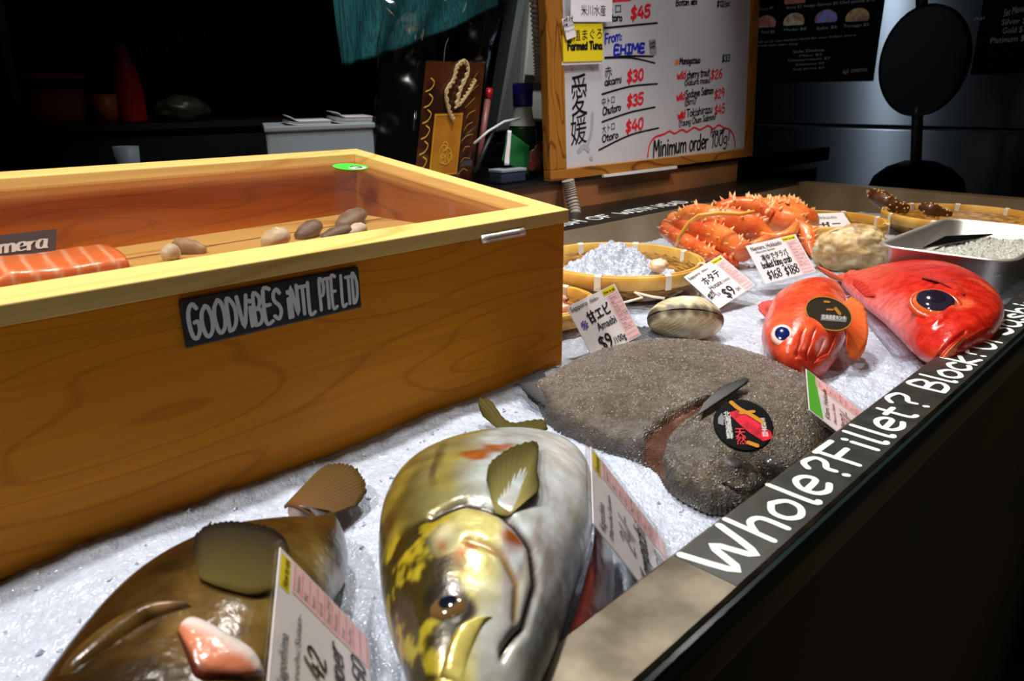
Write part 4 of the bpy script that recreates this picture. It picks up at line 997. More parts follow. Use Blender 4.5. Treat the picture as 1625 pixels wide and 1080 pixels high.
al.build('body', al_col, M_['redfish'], AL, 130, 100)
eyeball(al, *ae, .0300, AL, (0.022, 0.016, 0.032), (0.012, 0.009, 0.02), (0.70, 0.16, 0.03), pr=.5, sink=-.25, squash=.42, rim=(0.72, 0.075, 0.02), ecc=.86)
fin('tail_fin', lift(al, [(1337, 446), (1341, 442), (1346, 438)], 0), [pz((1318, 440), .006), pz((1300, 428), .012), pz((1296, 420), .018), pz((1322, 436), .010), pz((1354, 427), .022), pz((1357, 430), .022)], (0.78, 0.12, 0.06), (0.72, 0.12, 0.06), M_['fin'], AL, 12, .002, .1)
fin('dorsal_fin', lift(al, [(1462, 442), (1490, 452), (1528, 470)], .003), [pz((1464, 428), .062), pz((1500, 437), .064), pz((1545, 456), .062)], (0.30, 0.02, 0.015), (0.80, 0.16, 0.06), M_['fin'], AL, 8, .0016, .3)
fin('pelvic_fin', lift(al, [(1352, 452), (1362, 460), (1374, 472)], .002), [al.pt(*al.near(*p), .008) for p in ((1356, 446), (1374, 456), (1392, 474))], (0.62, 0.03, 0.02), (0.66, 0.05, 0.03), M_['fin'], AL, 7, .0014, .2)
patch('lower_jaw', al, ([(1490, 580), (1500, 560), (1520, 545), (1536, 540)], [(1502, 583), (1515, 566), (1530, 552), (1542, 546)]), lambda x, y, p: mix((0.86, 0.30, 0.10), (0.80, 0.12, 0.05), y), M_['redfish'], AL, .006)

# --- round stickers lying on the fish
def oval(name, lab, c, rx, ry, n, up, base, th=.0022):
    n = Vector(n).normalized(); e = (Vector(up) - n * n.dot(Vector(up))).normalized(); g = e.cross(n)
    o = thing(name, lab, 'sticker', c); mb = MB(); N_ = 44
    ring = lambda k, h: [Vector(c) + g * rx * k * math.cos(2 * math.pi * i / N_) + e * ry * k * math.sin(2 * math.pi * i / N_) + n * h for i in range(N_)]
    v = ring(1, 0) + ring(1, th * .6) + ring(.96, th); f = [(r * N_ + i, r * N_ + (i + 1) % N_, (r + 1) * N_ + (i + 1) % N_, (r + 1) * N_ + i) for r in (0, 1) for i in range(N_)] + [tuple(2 * N_ + i for i in range(N_)), tuple(range(N_ - 1, -1, -1))]
    mb.add(v, f).make('disc', base, o, False)
    return o, plane_map(Vector(c) + n * th, g, e, .0003), plane_map(Vector(c) + n * th, g, e, .0007)
c = at(1179, 675, .060)
UPI = RW @ Vector((0, -1, 0))
o, F1, F2 = oval('round_sticker', 'round black sticker with red and gold print on the turbot', c, .0265, .0285, (-.42, -.30, .85), UPI, mat('sticker_black', lin(6, 6, 7), .35, spec=.2))
mr = mat('sticker_red', lin(235, 24, 60), 0.35, var=(90, lin(150, 10, 20)))
mesh('red_band', [F1(*q) for q in ((-.0125, .012), (-.003, .016), (.012, .003), (.0235, -.008), (.0235, -.015), (.015, -.018), (.002, -.007))], [tuple(range(7))], mr, o, False)
ik = Ink(F2); ik.stroke([(-.008, .024), (-.002, .017), (.008, .010), (.017, .002)], .0042); ik.stroke([(-.001, .012), (.011, .014)], .003); ik.stroke([(.002, -.020), (.009, -.023)], .004); ik.make('gold_brush', mat('gold_ink', lin(190, 130, 40), 0.3), o)
ik = Ink(F2); [ik.print_(c_, -.0085, y_, .0005, y_, .0085) for c_, y_ in (('天', -.0135), ('然', -.0215))]; ik.make('red_characters', M_['inkred'], o)
ik = Ink(F2); [ik.print_(c_, -.0165, y_, -.0105, y_, .0058) for c_, y_ in (('北', .008), ('海', .002), ('道', -.004), ('産', -.010), ('鮮', -.016))]; ik.make('white_characters', M_['marker'], o); ik = Ink(F2); [ik.print_(c_, .0155, y_, .0200, y_, .0045) for c_, y_ in (('天', .002), ('然', -.003), ('平', -.008), ('目', -.013))]; ik.make('white_characters', M_['marker'], o)
mesh('pale_wave', [F2(*q) for q in ((-.022, .006), (-.018, .012), (-.0165, .006), (-.018, -.002), (-.0225, .0))], [tuple(range(5))], M_['inkgrey'], o, False)
kp = kn.near(1311, 512); kc = kn.pt(*kp, .013); kn_ = (kn.nrm(*kp) + (EYE - kc).normalized() * .6)
o, F1, F2 = oval('oval_sticker', 'dark oval sticker with gold rim on the red rockfish', kc, .0300, .0215, (EYE - kc).normalized() + Vector((0, 0, .35)), UPI + (RW @ Vector((1, 0, 0))) * .62, mat('sticker_brown', lin(40, 28, 10), 0.55, spec=.2))
ik = Ink(F2); ik.stroke([(.0292 * math.cos(a * .2), .0208 * math.sin(a * .2)) for a in range(33)], .0016); ik.stroke([(-.012, .012), (-.007, .014)], .003); ik.stroke([(.004, .010), (.012, .006)], .004); ik.stroke([(-.004, .004), (.002, .007)], .0025); ik.make('gold_marks', mat('sticker_gold', lin(176, 120, 40), 0.3), o)
ik = Ink(F2); ik.print_('北海道産キンキ', -.004, -.010, .022, .002, .006); ik.make('white_characters', M_['marker'], o)
mesh('pale_band', [F1(*q) for q in ((-.004, -.0125), (.024, .0), (.0215, .0065), (-.007, -.005))], [(0, 1, 2, 3)], M_['inkgrey'], o, False)
# ------------------------------------------------------------------ king crab
KC = thing('king_crab', 'boiled orange king crab with spiny folded legs', 'crab', at(1180, 395))
orng, red_, cream = (0.84, 0.26, 0.055), (0.68, 0.090, 0.022), (0.90, 0.62, 0.34)
rc = random.Random(11)
def crab_leg(name, pts, rad, spines=26, sl=.011, flat=1.0, bias=.5, label=None):
    mb = MB(); P = [Vector(p) for p in pts]; n = 22; Q = []; R = []; C = []
    for i in range(n + 1):
        x = i / n * (len(P) - 1); p = catmull_v(P, x); r = catmull_v([Vector((q, 0, 0)) for q in rad], x).x
        Q.append(p); R.append(max(.001, r)); C.append(mix(red_, orng, max(0, min(1, bias + .9 * n3(p, 22)))))
    mb.tube(Q, R, 16, True, C, flat=flat)
    for k in range(spines):
        i = rc.randint(1, n - 1); t = (Q[min(n, i + 1)] - Q[i - 1]).normalized(); a = rc.uniform(0, 2 * math.pi)
        e = (Vector((0, 0, 1)) - t * t.z).normalized(); g = t.cross(e); d = e * math.cos(a) + g * math.sin(a)
        if d.z < -.5: continue
        L = sl * rc.uniform(.6, 1.3)
        mb.cone(Q[i] + d * R[i] * .82, d + t * rc.uniform(-.3, .3), L * .42, L + R[i] * .15, 7, C[i], cream)
    return mb.make(name, M_['crab'], KC, True, True, label)
pz = lambda p, z: at(*p, z)
crab_leg('leg', [pz((1070, 352), .050), pz((1100, 362), .052), pz((1140, 378), .046), pz((1182, 400), .034)], [.026, .029, .030, .022], 90, .009, bias=.55)
crab_leg('leg', [pz((1060, 362), .034), pz((1082, 380), .026), pz((1110, 398), .020), pz((1150, 415), .014)], [.024, .023, .020, .012], 60, .009, bias=.3)
crab_leg('leg', [pz((1078, 350), .060), pz((1098, 342), .078), pz((1125, 345), .082), pz((1150, 356), .070)], [.018, .026, .028, .024], 55, .011, bias=.9)
crab_leg('leg', [pz((1120, 340), .090), pz((1150, 348), .080), pz((1190, 362), .062), pz((1222, 380), .040)], [.018, .028, .030, .016], 55, .010, bias=.75)
crab_leg('leg', [pz((1140, 332), .088), pz((1168, 328), .090), pz((1198, 332), .084), pz((1225, 345), .068)], [.016, .024, .024, .016], 40, .013, bias=.4)
crab_leg('leg', [pz((1172, 398), .026), pz((1200, 388), .046), pz((1228, 376), .048), pz((1252, 372), .034)], [.008, .011, .011, .008], 4, .004, bias=.9, label='thin pale underside leg')
crab_leg('leg', [pz((1206, 372), .060), pz((1228, 378), .052), pz((1252, 372), .058), pz((1264, 356), .066)], [.007, .012, .013, .008], 3, .004, bias=.95)
crab_leg('leg', [pz((1228, 392), .030), pz((1245, 384), .034), pz((1262, 372), .042), pz((1270, 360), .05)], [.006, .009, .010, .007], 2, .004, bias=.95)
crab_leg('leg', [pz((1262, 362), .052), pz((1276, 372), .042), pz((1283, 388), .026), pz((1288, 404), .010)], [.024, .024, .017, .004], 34, .013, bias=.45)
crab_leg('leg', [pz((1108, 400), .018), pz((1140, 412), .012), pz((1172, 418), .008)], [.016, .016, .010], 26, .007, bias=.05, label='dark red leg under the bundle')
crab_leg('claw_tip', [pz((1278, 393), .012), pz((1295, 397), .012), pz((1312, 404), .006)], [.010, .009, .003], 5, .004, bias=.2, label='red claw tip beside the price tag')
mb = MB(); cc = pz((1218, 348), .052)
mb.ball(cc, (.115, .090, .052), 44, 26, Matrix.Rotation(-.7, 3, 'Z'), None, lambda d: 1 + .10 * math.sin(d.x * 5) * math.cos(d.y * 6) + .05 * n3(d, 4))
mb.c = [mix(red_, orng, max(0, min(1, .72 + .9 * n3(v, 20)))) for v in mb.v]
mb.c = [mix(c, cream, .6 * smooth01(.02, -.02, v.z - cc.z)) for c, v in zip(mb.c, mb.v)]
for k in range(120):
    a = rc.uniform(0, 2 * math.pi); ph = rc.uniform(0.15, 1.45); d = Vector((math.sin(ph) * math.cos(a), math.sin(ph) * math.sin(a), math.cos(ph)))
    p = cc + Matrix.Rotation(-.7, 3, 'Z') @ Vector((d.x * .115, d.y * .09, d.z * .052)) * .97
    L = rc.uniform(.010, .021) if ph > .5 else rc.uniform(.007, .014)
    mb.cone(p, d + Vector((0, 0, .6)), L * .45, L, 7, orng, cream)
mb.make('carapace', M_['crab'], KC, True, True)
mb = MB(); mb.tube([pz((1072, 392), .02), pz((1078, 376), .06), pz((1094, 352), .088), pz((1110, 342), .11), pz((1140, 338), .112), pz((1172, 340), .105), pz((1196, 336), .108)], .0045, 8)
mb.make('rubber_band', mat('band_orange', lin(238, 168, 70), 0.4), KC)

# ------------------------------------------------------------------ shells
def clam_shell(name, lab):
    o = thing(name, lab, 'clam', at(1092, 528)); c = at(1093, 508, .030); Mx = Matrix.Rotation(-.62, 3, 'Z') @ Matrix.Rotation(.16, 3, 'Y') @ Matrix.Rotation(-.70, 3, 'X')
    for sg, nm, sz in ((1, 'upper_valve', .034), (-1, 'lower_valve', .028)):
        V = []; C = []; F = []; nu, nv = 90, 60
        for i in range(nv + 1):
            r = i / nv
            for k in range(nu):
                a = 2 * math.pi * k / nu
                ex = .058 * (1 + .10 * math.cos(a - 2.4)) ; ey = .043 * (1 + .12 * math.sin(a))
                x = math.cos(a) * ex * r; y = math.sin(a) * ey * r
                beak = math.hypot(x - .030, y - .026)
                z = sz * max(0, 1 - r ** 2.2) ** .62 + .0003 * math.sin(beak * 1500) * (r < .98) + .0022 * n3((x * 60, y * 60, 3))
                V.append(c + Mx @ Vector((x, y, sg * z + .0012 * sg)))
                line = .5 + .5 * math.sin(beak * 1500 + 2 * n3((x * 50, y * 50, 1)))
                q = mix((0.66, 0.60, 0.42), (0.48, 0.41, 0.26), smooth01(.55, .95, line)); q = mix(q, (0.78, 0.74, 0.60), smooth01(.2, .6, n3((x * 30, y * 30, 9)) + .3))
                q = mix(q, (0.10, 0.08, 0.055), smooth01(.92, 1.0, r + .06 * n3((x * 90, y * 90, 4)))); C.append(q)
        F = [(i * nu + k, (i + 1) * nu + k, (i + 1) * nu + (k + 1) % nu, i * nu + (k + 1) % nu) for i in range(nv) for k in range(nu)]
        if sg < 0: F = [tuple(reversed(f)) for f in F]
        mesh(nm, V, F, M_['shell'], o, True, C)
clam_shell('surf_clam', 'cream ridged clam on the ice beside the scallop price tag')
mb = MB(); c = at(1352, 396, .036); Mx = Matrix.Rotation(-.70, 3, 'Z')
def shl(d):
    ridge = .08 * math.sin(9 * d.x + 3 * n3(d, 2.5)) * max(0, d.z + .3)
    return 1 + .16 * n3(d, 1.8) + .06 * n3(d, 6) + ridge * .5 + .025 * n3(d, 16) - .10 * max(0, d.y) ** 3
mb.ball(c, (.078, .060, .053), 110, 70, Mx, None, shl)
cs = []
for v in mb.v:
    d = Mx.inverted() @ (v - c); k = .5 + .9 * n3((v.x * 24, v.y * 24, v.z * 24)); q = mix((0.42, 0.24, 0.08), (0.66, 0.52, 0.28), max(0, min(1, k)))
    q = mix(q, (0.75, 0.64, 0.42), smooth01(.2, .5, n3((v.x * 55, v.y * 55, v.z * 55)))); q = mix(q, (0.16, 0.09, 0.03), smooth01(.38, .55, n3((v.x * 40 + 9, v.y * 40, v.z * 40)))); cs.append(q)
for v in mb.v: v.z = max(v.z, -.003)
tag(mesh('rock_oyster', mb.v, mb.f, M_['shell'], None, True, cs), 'big rough tan oyster shell between the crab and the steel pan', 'shell')

# ------------------------------------------------------------------ bamboo baskets
def basket(lab, c, r, h, ties, start=0.0, zb=-.002, tail=None):
    o = thing('bamboo_basket', lab, 'basket', (c[0], c[1], zb), 'round bamboo trays on the ice' if False else None)
    c = Vector((c[0], c[1], 0))
    def band(ra, rb, z0, z1, n=72):
        return MB().lathe([(ra, z0), (rb, z0), (rb, z1), (rb - .001, z1 + .001), (ra + .001, z1 + .001), (ra, z1), (ra, z0)], c, n)
    b = band(r + .0015, r + .006, zb + h - .022, zb + h); b.make('outer_rim', M_['bamboo'], o)
    b = band(r - .006, r - .0015, zb + h - .018, zb + h + .001); b.make('inner_rim', M_['bamboo'], o)
    n = 160; prof = []; V = []; F = []; m = 15
    for k in range(n):
        a = 2 * math.pi * k / n
        for i in range(m + 1):
            t = i / m
            rr = (r * .80 + r * .195 * min(1, (t - .5) * 2) ** .7) if t > .5 else r * .80 * (t * 2)
            z = zb + .003 + (h - .012) * max(0, (t - .5) * 2)
            w_ = .0016 * math.sin(k * math.pi / 2 + (i % 2) * math.pi)
            V.append(c + Vector(((rr + (w_ if t > .5 else 0)) * math.cos(a), (rr + (w_ if t > .5 else 0)) * math.sin(a), z + (w_ if t <= .5 else 0))))
    F = [(k * (m + 1) + i, ((k + 1) % n) * (m + 1) + i, ((k + 1) % n) * (m + 1) + i + 1, k * (m + 1) + i + 1) for k in range(n) for i in range(m)]
    bd = mesh('woven_body', V, F, M_['bamboo_dark'], o)
    sm = bd.modifiers.new('thick', 'SOLIDIFY'); sm.thickness = .002
    for q in range(ties):
        a = start + 2 * math.pi * q / ties; d = Vector((math.cos(a), math.sin(a), 0)); g = Vector((-d.y, d.x, 0))
        t = MB(); loop = [(r + .0075, zb + h - .024), (r + .0075, zb + h + .001), (r, zb + h + .0035), (r - .0075, zb + h + .001), (r - .0075, zb + h - .022)]
        v = []
        for rr, z in loop:
            for s_ in (-.0058, .0058): v.append(c + d * rr + g * s_ + Vector((0, 0, z)))
        t.add(v, [(2 * i, 2 * i + 1, 2 * i + 3, 2 * i + 2) for i in range(4)]); ob = t.make('tie', M_['tie'], o, False)
        so = ob.modifiers.new('thick', 'SOLIDIFY'); so.thickness = .0012
    return o
big = W(.20, 1.365)
basket('large bamboo basket holding a mound of crushed ice', big, .152, .056, 8, .42)
small = W(.026, 1.152)
basket('small bamboo basket of shrimp half hidden behind the wooden box', small, .104, .036, 8, .10)
bk3 = W(.78, 1.83)
basket('bamboo basket at the back between crab and tray wall', bk3, .135, .052, 8, .1)
bk4 = W(1.15, 1.90)
basket('bamboo basket of dark speckled claws by the end wall', bk4, .178, .052, 9, .30)
tl = MB(); p0 = W(.205, 1.2075, .030); tl.tube([p0, p0 + W(.012, -.012, -.006), p0 + W(-.022, -.016, -.014), p0 + W(-.03, -.018, -.022)], .002, 6); tl.tube([p0, p0 + W(.03, -.008, -.006), p0 + W(.05, -.010, -.008)], .0022, 6)
tag(tl.make('loose_string', M_['tie']), 'loose white string end on the front of the large basket', 'string')
# ice mound in the large basket
V = []; F = []; n1, n2_ = 110, 60
for i in range(n2_ + 1):
    r = i / n2_
    for k in range(n1):
        a = 2 * math.pi * k / n1; x = math.cos(a) * r * .138; y = math.sin(a) * r * .138
        p = Vector((big.x + x, big.y + y, 0)); u_ = (x - y) * S2; v_ = (x + y) * S2
        z = .022 + .060 * math.exp(-((u_ + .010) ** 2 + (v_ - .01) ** 2) / .0042) + .014 * math.exp(-((u_ - .035) ** 2 + (v_ + .02) ** 2) / .0008)
        z += .014 * n3((x * 34, y * 34, 1)) + .009 * n3((x * 90, y * 90, 2)) + .005 * n3((x * 220, y * 220, 3))
        V.append(Vector((p.x, p.y, max(.006, z * (1 - .5 * r ** 4)))))
F = [(i * n1 + k, (i + 1) * n1 + k, (i + 1) * n1 + (k + 1) % n1, i * n1 + (k + 1) % n1) for i in range(n2_) for k in range(n1)]
tag(mesh('ice_mound', V, F, M_['ice'], None, False), 'heap of crushed ice in the large bamboo basket', 'ice', kind='stuff')
fb = MB(); fc = W(.265, 1.315, .052)
fb.ball(fc, (.020, .015, .012), 20, 14, None, None, lambda d: 1 + .25 * n3(d, 2.2))
fb.c = [mix((0.86, 0.50, 0.22), (0.86, 0.70, 0.50), .5 + n3(v, 60)) for v in fb.v]
tag(mesh('scallop_meat', fb.v, fb.f, M_['salmon'], None, True, fb.c), 'pale orange shellfish piece poking out of the basket ice', 'shellfish')
# shrimps in the small basket
def shrimp(name, lab, c, ang, r=.030, z=.022):
    mb = MB(); pts = []; rad = []; C = []
    for i in range(15):
        a = ang + 2.6 * i / 14; pts.append(Vector((c[0] + r * math.cos(a), c[1] + r * math.sin(a), z + .006 * math.sin(i * .5)))); rad.append(.0035 + .0065 * math.sin(math.pi * (i + 1) / 17) + .0012 * (i % 2))
        C.append(mix((0.80, 0.28, 0.14), (0.88, 0.56, 0.42), .5 + .5 * math.sin(i * 2.2)))
    mb.tube(pts, rad, 10, True, C)
    e = pts[-1]; t = (pts[-1] - pts[-2]).normalized()
    for s_ in (-.5, 0, .5): mb.cone(e, Matrix.Rotation(s_, 3, 'Z') @ t, .004, .018, 6, (0.8, 0.2, 0.1), (0.7, 0.12, 0.06))
    h = pts[0]; t = (pts[0] - pts[1]).normalized()
    for s_ in (-.25, .25): mb.tube([h, h + Matrix.Rotation(s_, 3, 'Z') @ t * .03 + Vector((0, 0, .006)), h + Matrix.Rotation(s_ * 2, 3, 'Z') @ t * .055], .0008, 5, True, (0.8, 0.3, 0.18))
    o = thing(name, lab, 'shrimp', (c[0], c[1], z - .01), 'shrimps in the small basket'); mb.make('body', M_['shrimp'], o, True, True)
    for s_ in (-.004, .004):
        MB().ball(h + t * .002 + Vector((t.y, -t.x, 0)) * s_ + Vector((0, 0, .004)), (.002, .002, .002), 8, 6).make('eye', M_['black'], o)
for k, (du, dv, an, dz) in enumerate(((.05, .00, .3, 0), (.03, .03, 1.5, .008), (.06, -.03, 2.8, .004), (.02, -.03, 4.0, .010), (-.01, .01, 5.2, .006))):
    shrimp('shrimp', 'pink orange shrimp lying in the small bamboo basket', small + W(du, dv), an, .026, .024 + dz)
# speckled dark claws in the far basket
def claw(name, lab, pts, rad):
    mb = MB(); P = [Vector(p) for p in pts]; Q = []; R = []; C = []
    for i in range(25):
        x = i / 24 * (len(P) - 1); Q.append(catmull_v(P, x)); R.append(max(.0015, catmull_v([Vector((q, 0, 0)) for q in rad], x).x * (1 + .06 * math.sin(i * 1.7))))
        C.append((0.10, 0.035, 0.012))
    mb.tube(Q, R, 14, True, C)
    for k in range(46):
        i = rc.randint(1, 22); a = rc.uniform(0, 6.28); t = (Q[i + 1] - Q[i]).normalized(); e = (Vector((0, 0, 1)) - t * t.z).normalized(); g = t.cross(e); d = e * math.cos(a) + g * math.sin(a)
        mb.ball(Q[i] + d * R[i], (.003, .003, .003), 6, 4, None, (0.66, 0.44, 0.16))
    tag(mesh(name, mb.v, mb.f, M_['crab'], None, True, mb.c), lab, 'claw')
claw('speckled_claw', 'dark speckled claw sticking up out of the far basket', [pz((1382, 306), .072), pz((1398, 316), .068), pz((1418, 326), .055), pz((1440, 332), .045)], [.012, .022, .018, .012])
claw('speckled_claw', 'smaller dark speckled claw lying right of the upright claw', [pz((1462, 328), .058), pz((1476, 332), .055), pz((1492, 336), .048), pz((1510, 340), .042)], [.010, .017, .013, .006])

# ------------------------------------------------------------------ steel pan with ice and a black plate
PN = thing('steel_pan', 'rectangular stainless steel pan half full of ice by the end of the rim', 'pan', (1.64, .36, 0))
def rrect(x0, x1, y0, y1, r, z, n=7):
    P = []
    for cx, cy, a0 in ((x1 - r, y1 - r, 0), (x0 + r, y1 - r, 90), (x0 + r, y0 + r, 180), (x1 - r, y0 + r, 270)):
        for k in range(n + 1):
            a = math.radians(a0 + 90 * k / n); P.append(Vector((cx + r * math.cos(a), cy + r * math.sin(a), z)))
    return P
X0, X1, Y0, Y1 = 1.432, 1.86, .262, .484
rings = [rrect(X0 - .001, X1 + .001, Y0 - .001, Y1 + .001, .042, .077), rrect(X0, X1, Y0, Y1, .040, .080), rrect(X0 + .006, X1 - .006, Y0 + .006, Y1 - .006, .036, .080),
    rrect(X0 + .010, X1 - .010, Y0 + .010, Y1 - .010, .033, .076), rrect(X0 + .020, X1 - .020, Y0 + .020, Y1 - .020, .028, .014), rrect(X0 + .032, X1 - .032, Y0 + .032, Y1 - .032, .022, .004)]
V = [p for r in rings for p in r]; n = len(rings[0])
Fp = [(i * n + k, i * n + (k + 1) % n, (i + 1) * n + (k + 1) % n, (i + 1) * n + k) for i in range(5) for k in range(n)] + [tuple(5 * n + k for k in range(n))]
pan = mesh('pan_body', V, Fp, M_['steel_pan'], PN, True); so = pan.modifiers.new('thick', 'SOLIDIFY'); so.thickness = .0012; so.offset = 0
mb = MB(); mb.tube(rrect(X0 - .001, X1 + .001, Y0 - .001, Y1 + .001, .042, .0785), .0018, 8, closed=True); mb.make('rolled_edge', M_['steel_pan'], PN)
V = []; n1, n2_ = 120, 66
for i in range(n1 + 1):
    for j in range(n2_ + 1):
        x = X0 + .019 + (X1 - X0 - .038) * i / n1; y = Y0 + .019 + (Y1 - Y0 - .038) * j / n2_
        V.append(Vector((x, y, .050 - .012 * smooth01(.42, .46, y) + .005 * n3((x * 40, y * 40, 4)) + .006 * n3((x * 110, y * 110, 5)) + .004 * n3((x * 240, y * 240, 6)))))
Fs = [(i * (n2_ + 1) + j, (i + 1) * (n2_ + 1) + j, (i + 1) * (n2_ + 1) + j + 1, i * (n2_ + 1) + j + 1) for i in range(n1) for j in range(n2_)]
tag(mesh('pan_ice', V, Fs, ice_mat('clear_ice', (0.50, 0.51, 0.47)), None, False), 'crushed clear ice inside the steel pan', 'ice', kind='stuff')
q = [at(1464, 392, .058), at(1548, 378, .058), at(1576, 370, .064), at(1500, 374, .064)]
pt = MB().hexa([p - Vector((0, 0, .004)) for p in q], q).make('black_plate', M_['blackgloss'], None, False); tag(pt, 'flat black plate lying on the ice in the steel pan', 'plate'); bevel(pt, .001)
q2 = [a.lerp((q[0] + q[2]) / 2, .25) + Vector((0, 0, .0006)) for a in q]

# ------------------------------------------------------------------ price tags
LIST = ['Sashimi', 'BBQ', 'Steam', 'Grill', 'Deep Fried', 'Hot pot', 'Soup', 'Pan Fry']
def price_tag(lab, TL, TR, BR, BL, jobs, green=False, sleeve=.055, scale=None, shift=None, pink=True):
    Q = [Vector(p) for p in (TL, TR, BR, BL)]
    if scale: Q = [EYE + (p - EYE) * scale for p in Q]
    if shift: Q = [p + Vector(shift) for p in Q]
    TL, TR, BR, BL = Q; c = (TL + TR + BR + BL) / 4
    o = thing('price_tag', lab, 'price tag', (BL + BR) / 2)
    n = (TR - BL).cross(TL - BR).normalized()
    if n.dot(EYE - c) < 0: n = -n
    th = n * -.0008
    MB().hexa([TL, TR, BR, BL], [p + th for p in Q]).make('paper', M_['paper'], o, False)
    k = 1 + sleeve * 2; S = [c + (p - c) * k for p in Q]; u = (S[1] - S[0]) * .06; v = (S[3] - S[0]) * .08
    ring = []
    for i in range(4):
        a, b, d = S[i], S[(i + 1) % 4], S[i - 1]
        for s_ in range(5):
            an = math.pi / 2 * s_ / 4; e1 = (d - a).normalized() * .007; e2 = (b - a).normalized() * .007
            ring.append(a + e1 * (1 - math.sin(an)) + e2 * (1 - math.cos(an)))
    m = len(ring)
    for dz, nm in ((.0012, 'sleeve'),):
        top = [p + n * dz for p in ring]; bot = [p - n * .0018 for p in ring]
        mesh(nm, top + bot, [tuple(range(m)), tuple(range(2 * m - 1, m - 1, -1))] + [(i, (i + 1) % m, (i + 1) % m + m, i + m) for i in range(m)], M_['film'], o, False)
    def qm(l):
        return lambda s, t: (BL * (1 - s) + BR * s) * (1 - t) + (TL * (1 - s) + TR * s) * t + n * l
    if pink:
        F1 = qm(.0003); mesh('pink_column', [F1(*p) for p in ((.74, .02), (.985, .02), (.985, .86), (.74, .86))], [(0, 1, 2, 3)], mat('pink_paper', lin(250, 208, 212), .5) if 'pink_paper' not in M_ else M_['pink_paper'], o, False)
        ik = Ink(qm(.0006))
        for r in range(11):
            y = .845 - .08 * r
            ik.stroke([(.76, y), (.965, y)], .006, False)
        ik.make('pink_rules', M_['pinkline'], o)
        mesh('green_band' if green else 'yellow_mark', [F1(*p) for p in (((.02, .80), (.98, .86), (.98, .99), (.02, .99)) if green else ((.70, .885), (.965, .885), (.965, .985), (.70, .985)))], [(0, 1, 2, 3)], M_['green'] if green else M_['yellow'], o, False)
    inks = {}
    def get(c_):
        if c_ not in inks: inks[c_] = Ink(qm(.0006))
        return inks[c_]
    if pink:
        k_ = get('ink')
        if not green: k_.print_('How to eat', .72, .905, .95, .905, .055, (0, 1), .004)
        kg_ = get('grey')
        for r, t_ in enumerate(LIST): kg_.print_(t_, .77, .785 - .08 * r, .77 + .02 * len(t_), .785 - .08 * r, .038, (0, 1))
    for kind, c_, body, x0, y0, x1, y1, h, *r in jobs:
        if kind == 'p': get(c_).print_(body, x0, y0, x1, y1, h, (0, 1), .012 if h > .15 else (.005 if h > .12 else .0015))
        else: get(c_).hand(body, x0, y0, x1, y1, h, r[0] if r else .016, .1, .4, len(body), (0, 1))
    for c_, k_ in inks.items(): k_.make('lettering', {'ink': M_['ink'], 'grey': M_['inkgrey'], 'purple': M_['inkpurple'], 'red': M_['inkred']}[c_], o)
    return o
M_['pink_paper'] = mat('pink_paper', lin(250, 208, 212), .5)
price_tag('white price tag reading Amaebi nine dollars by the wooden box corner', (.7431, .6389, .0689), (.8449, .6354, .0839), (.8534, .5905, .0138), (.7516, .5939, -.0012), [
    ('p', 'ink', 'Sapporo', .03, .88, .36, .88, .085), ('p', 'ink', '-Ebiko-', .40, .885, .60, .885, .06), ('p', 'ink', '甘エビ', .24, .58, .70, .60, .19), ('p', 'ink', 'Amaebi', .32, .40, .70, .40, .13),
    ('p', 'ink', '$9', .22, .07, .46, .07, .25), ('p', 'ink', '/100g', .48, .08, .72, .08, .11), ('p', 'purple', '※', .07, .50, .20, .50, .18)], shift=(0, 0, .002))
price_tag('tilted white price tag reading Hotate behind the ridged clam', (1.071, .6599, .0521), (1.1709, .6505, .076), (1.1752, .5821, .0333), (1.0753, .5914, .0093), [
    ('p', 'ink', 'Sapporo', .03, .86, .32, .86, .08), ('p', 'ink', '-Ebiko-', .36, .865, .54, .865, .055), ('p', 'ink', 'ホタテ', .20, .58, .64, .60, .19), ('p', 'ink', 'Hotate', .20, .42, .50, .42, .11), ('p', 'grey', '(Scallop)', .52, .42, .70, .42, .07),
    ('p', 'ink', '$9', .32, .07, .56, .07, .25), ('p', 'grey', '/pc', .59, .10, .70, .10, .10), ('p', 'ink', '燦然', .02, .24, .20, .30, .14), ('p', 'purple', '北海', .19, .22, .28, .24, .07)])
price_tag('large white price tag reading boiled king crab propped before the crab', (1.2649, .6532, .0784), (1.3543, .6011, .0954), (1.3352, .5454, .036), (1.2458, .5975, .019), [
    ('p', 'ink', 'Nemuro, Hokkaido', .06, .83, .66, .83, .105), ('p', 'ink', '-Maruchu Suisan-', .10, .75, .50, .75, .05), ('h', 'ink', 'boiled king crab', .10, .36, .68, .37, .16, .018), ('p', 'ink', '凍ゆでタラバ', .16, .54, .68, .56, .15),
    ('h', 'ink', '$168', .10, .08, .38, .08, .20, .020), ('h', 'ink', '$188', .44, .08, .72, .08, .20, .020), ('p', 'grey', 'Peel', .54, .29, .62, .29, .05)])
price_tag('small price tag with green band propped on the turbot edge', (.679, .2667, .0523), (.7682, .3112, .0595), (.8021, .2485, .0098), (.7129, .2041, .0025), [
    ('p', 'ink', 'Kitami, Hokkaido', .12, .70, .80, .70, .07), ('p', 'ink', '-Maruchu Suisan-', .12, .60, .60, .60, .045), ('h', 'ink', '1120/-', .16, .34, .62, .34, .18, .016), ('h', 'ink', 'Turbot', .16, .10, .60, .12, .13, .014)], green=True, scale=1.03)
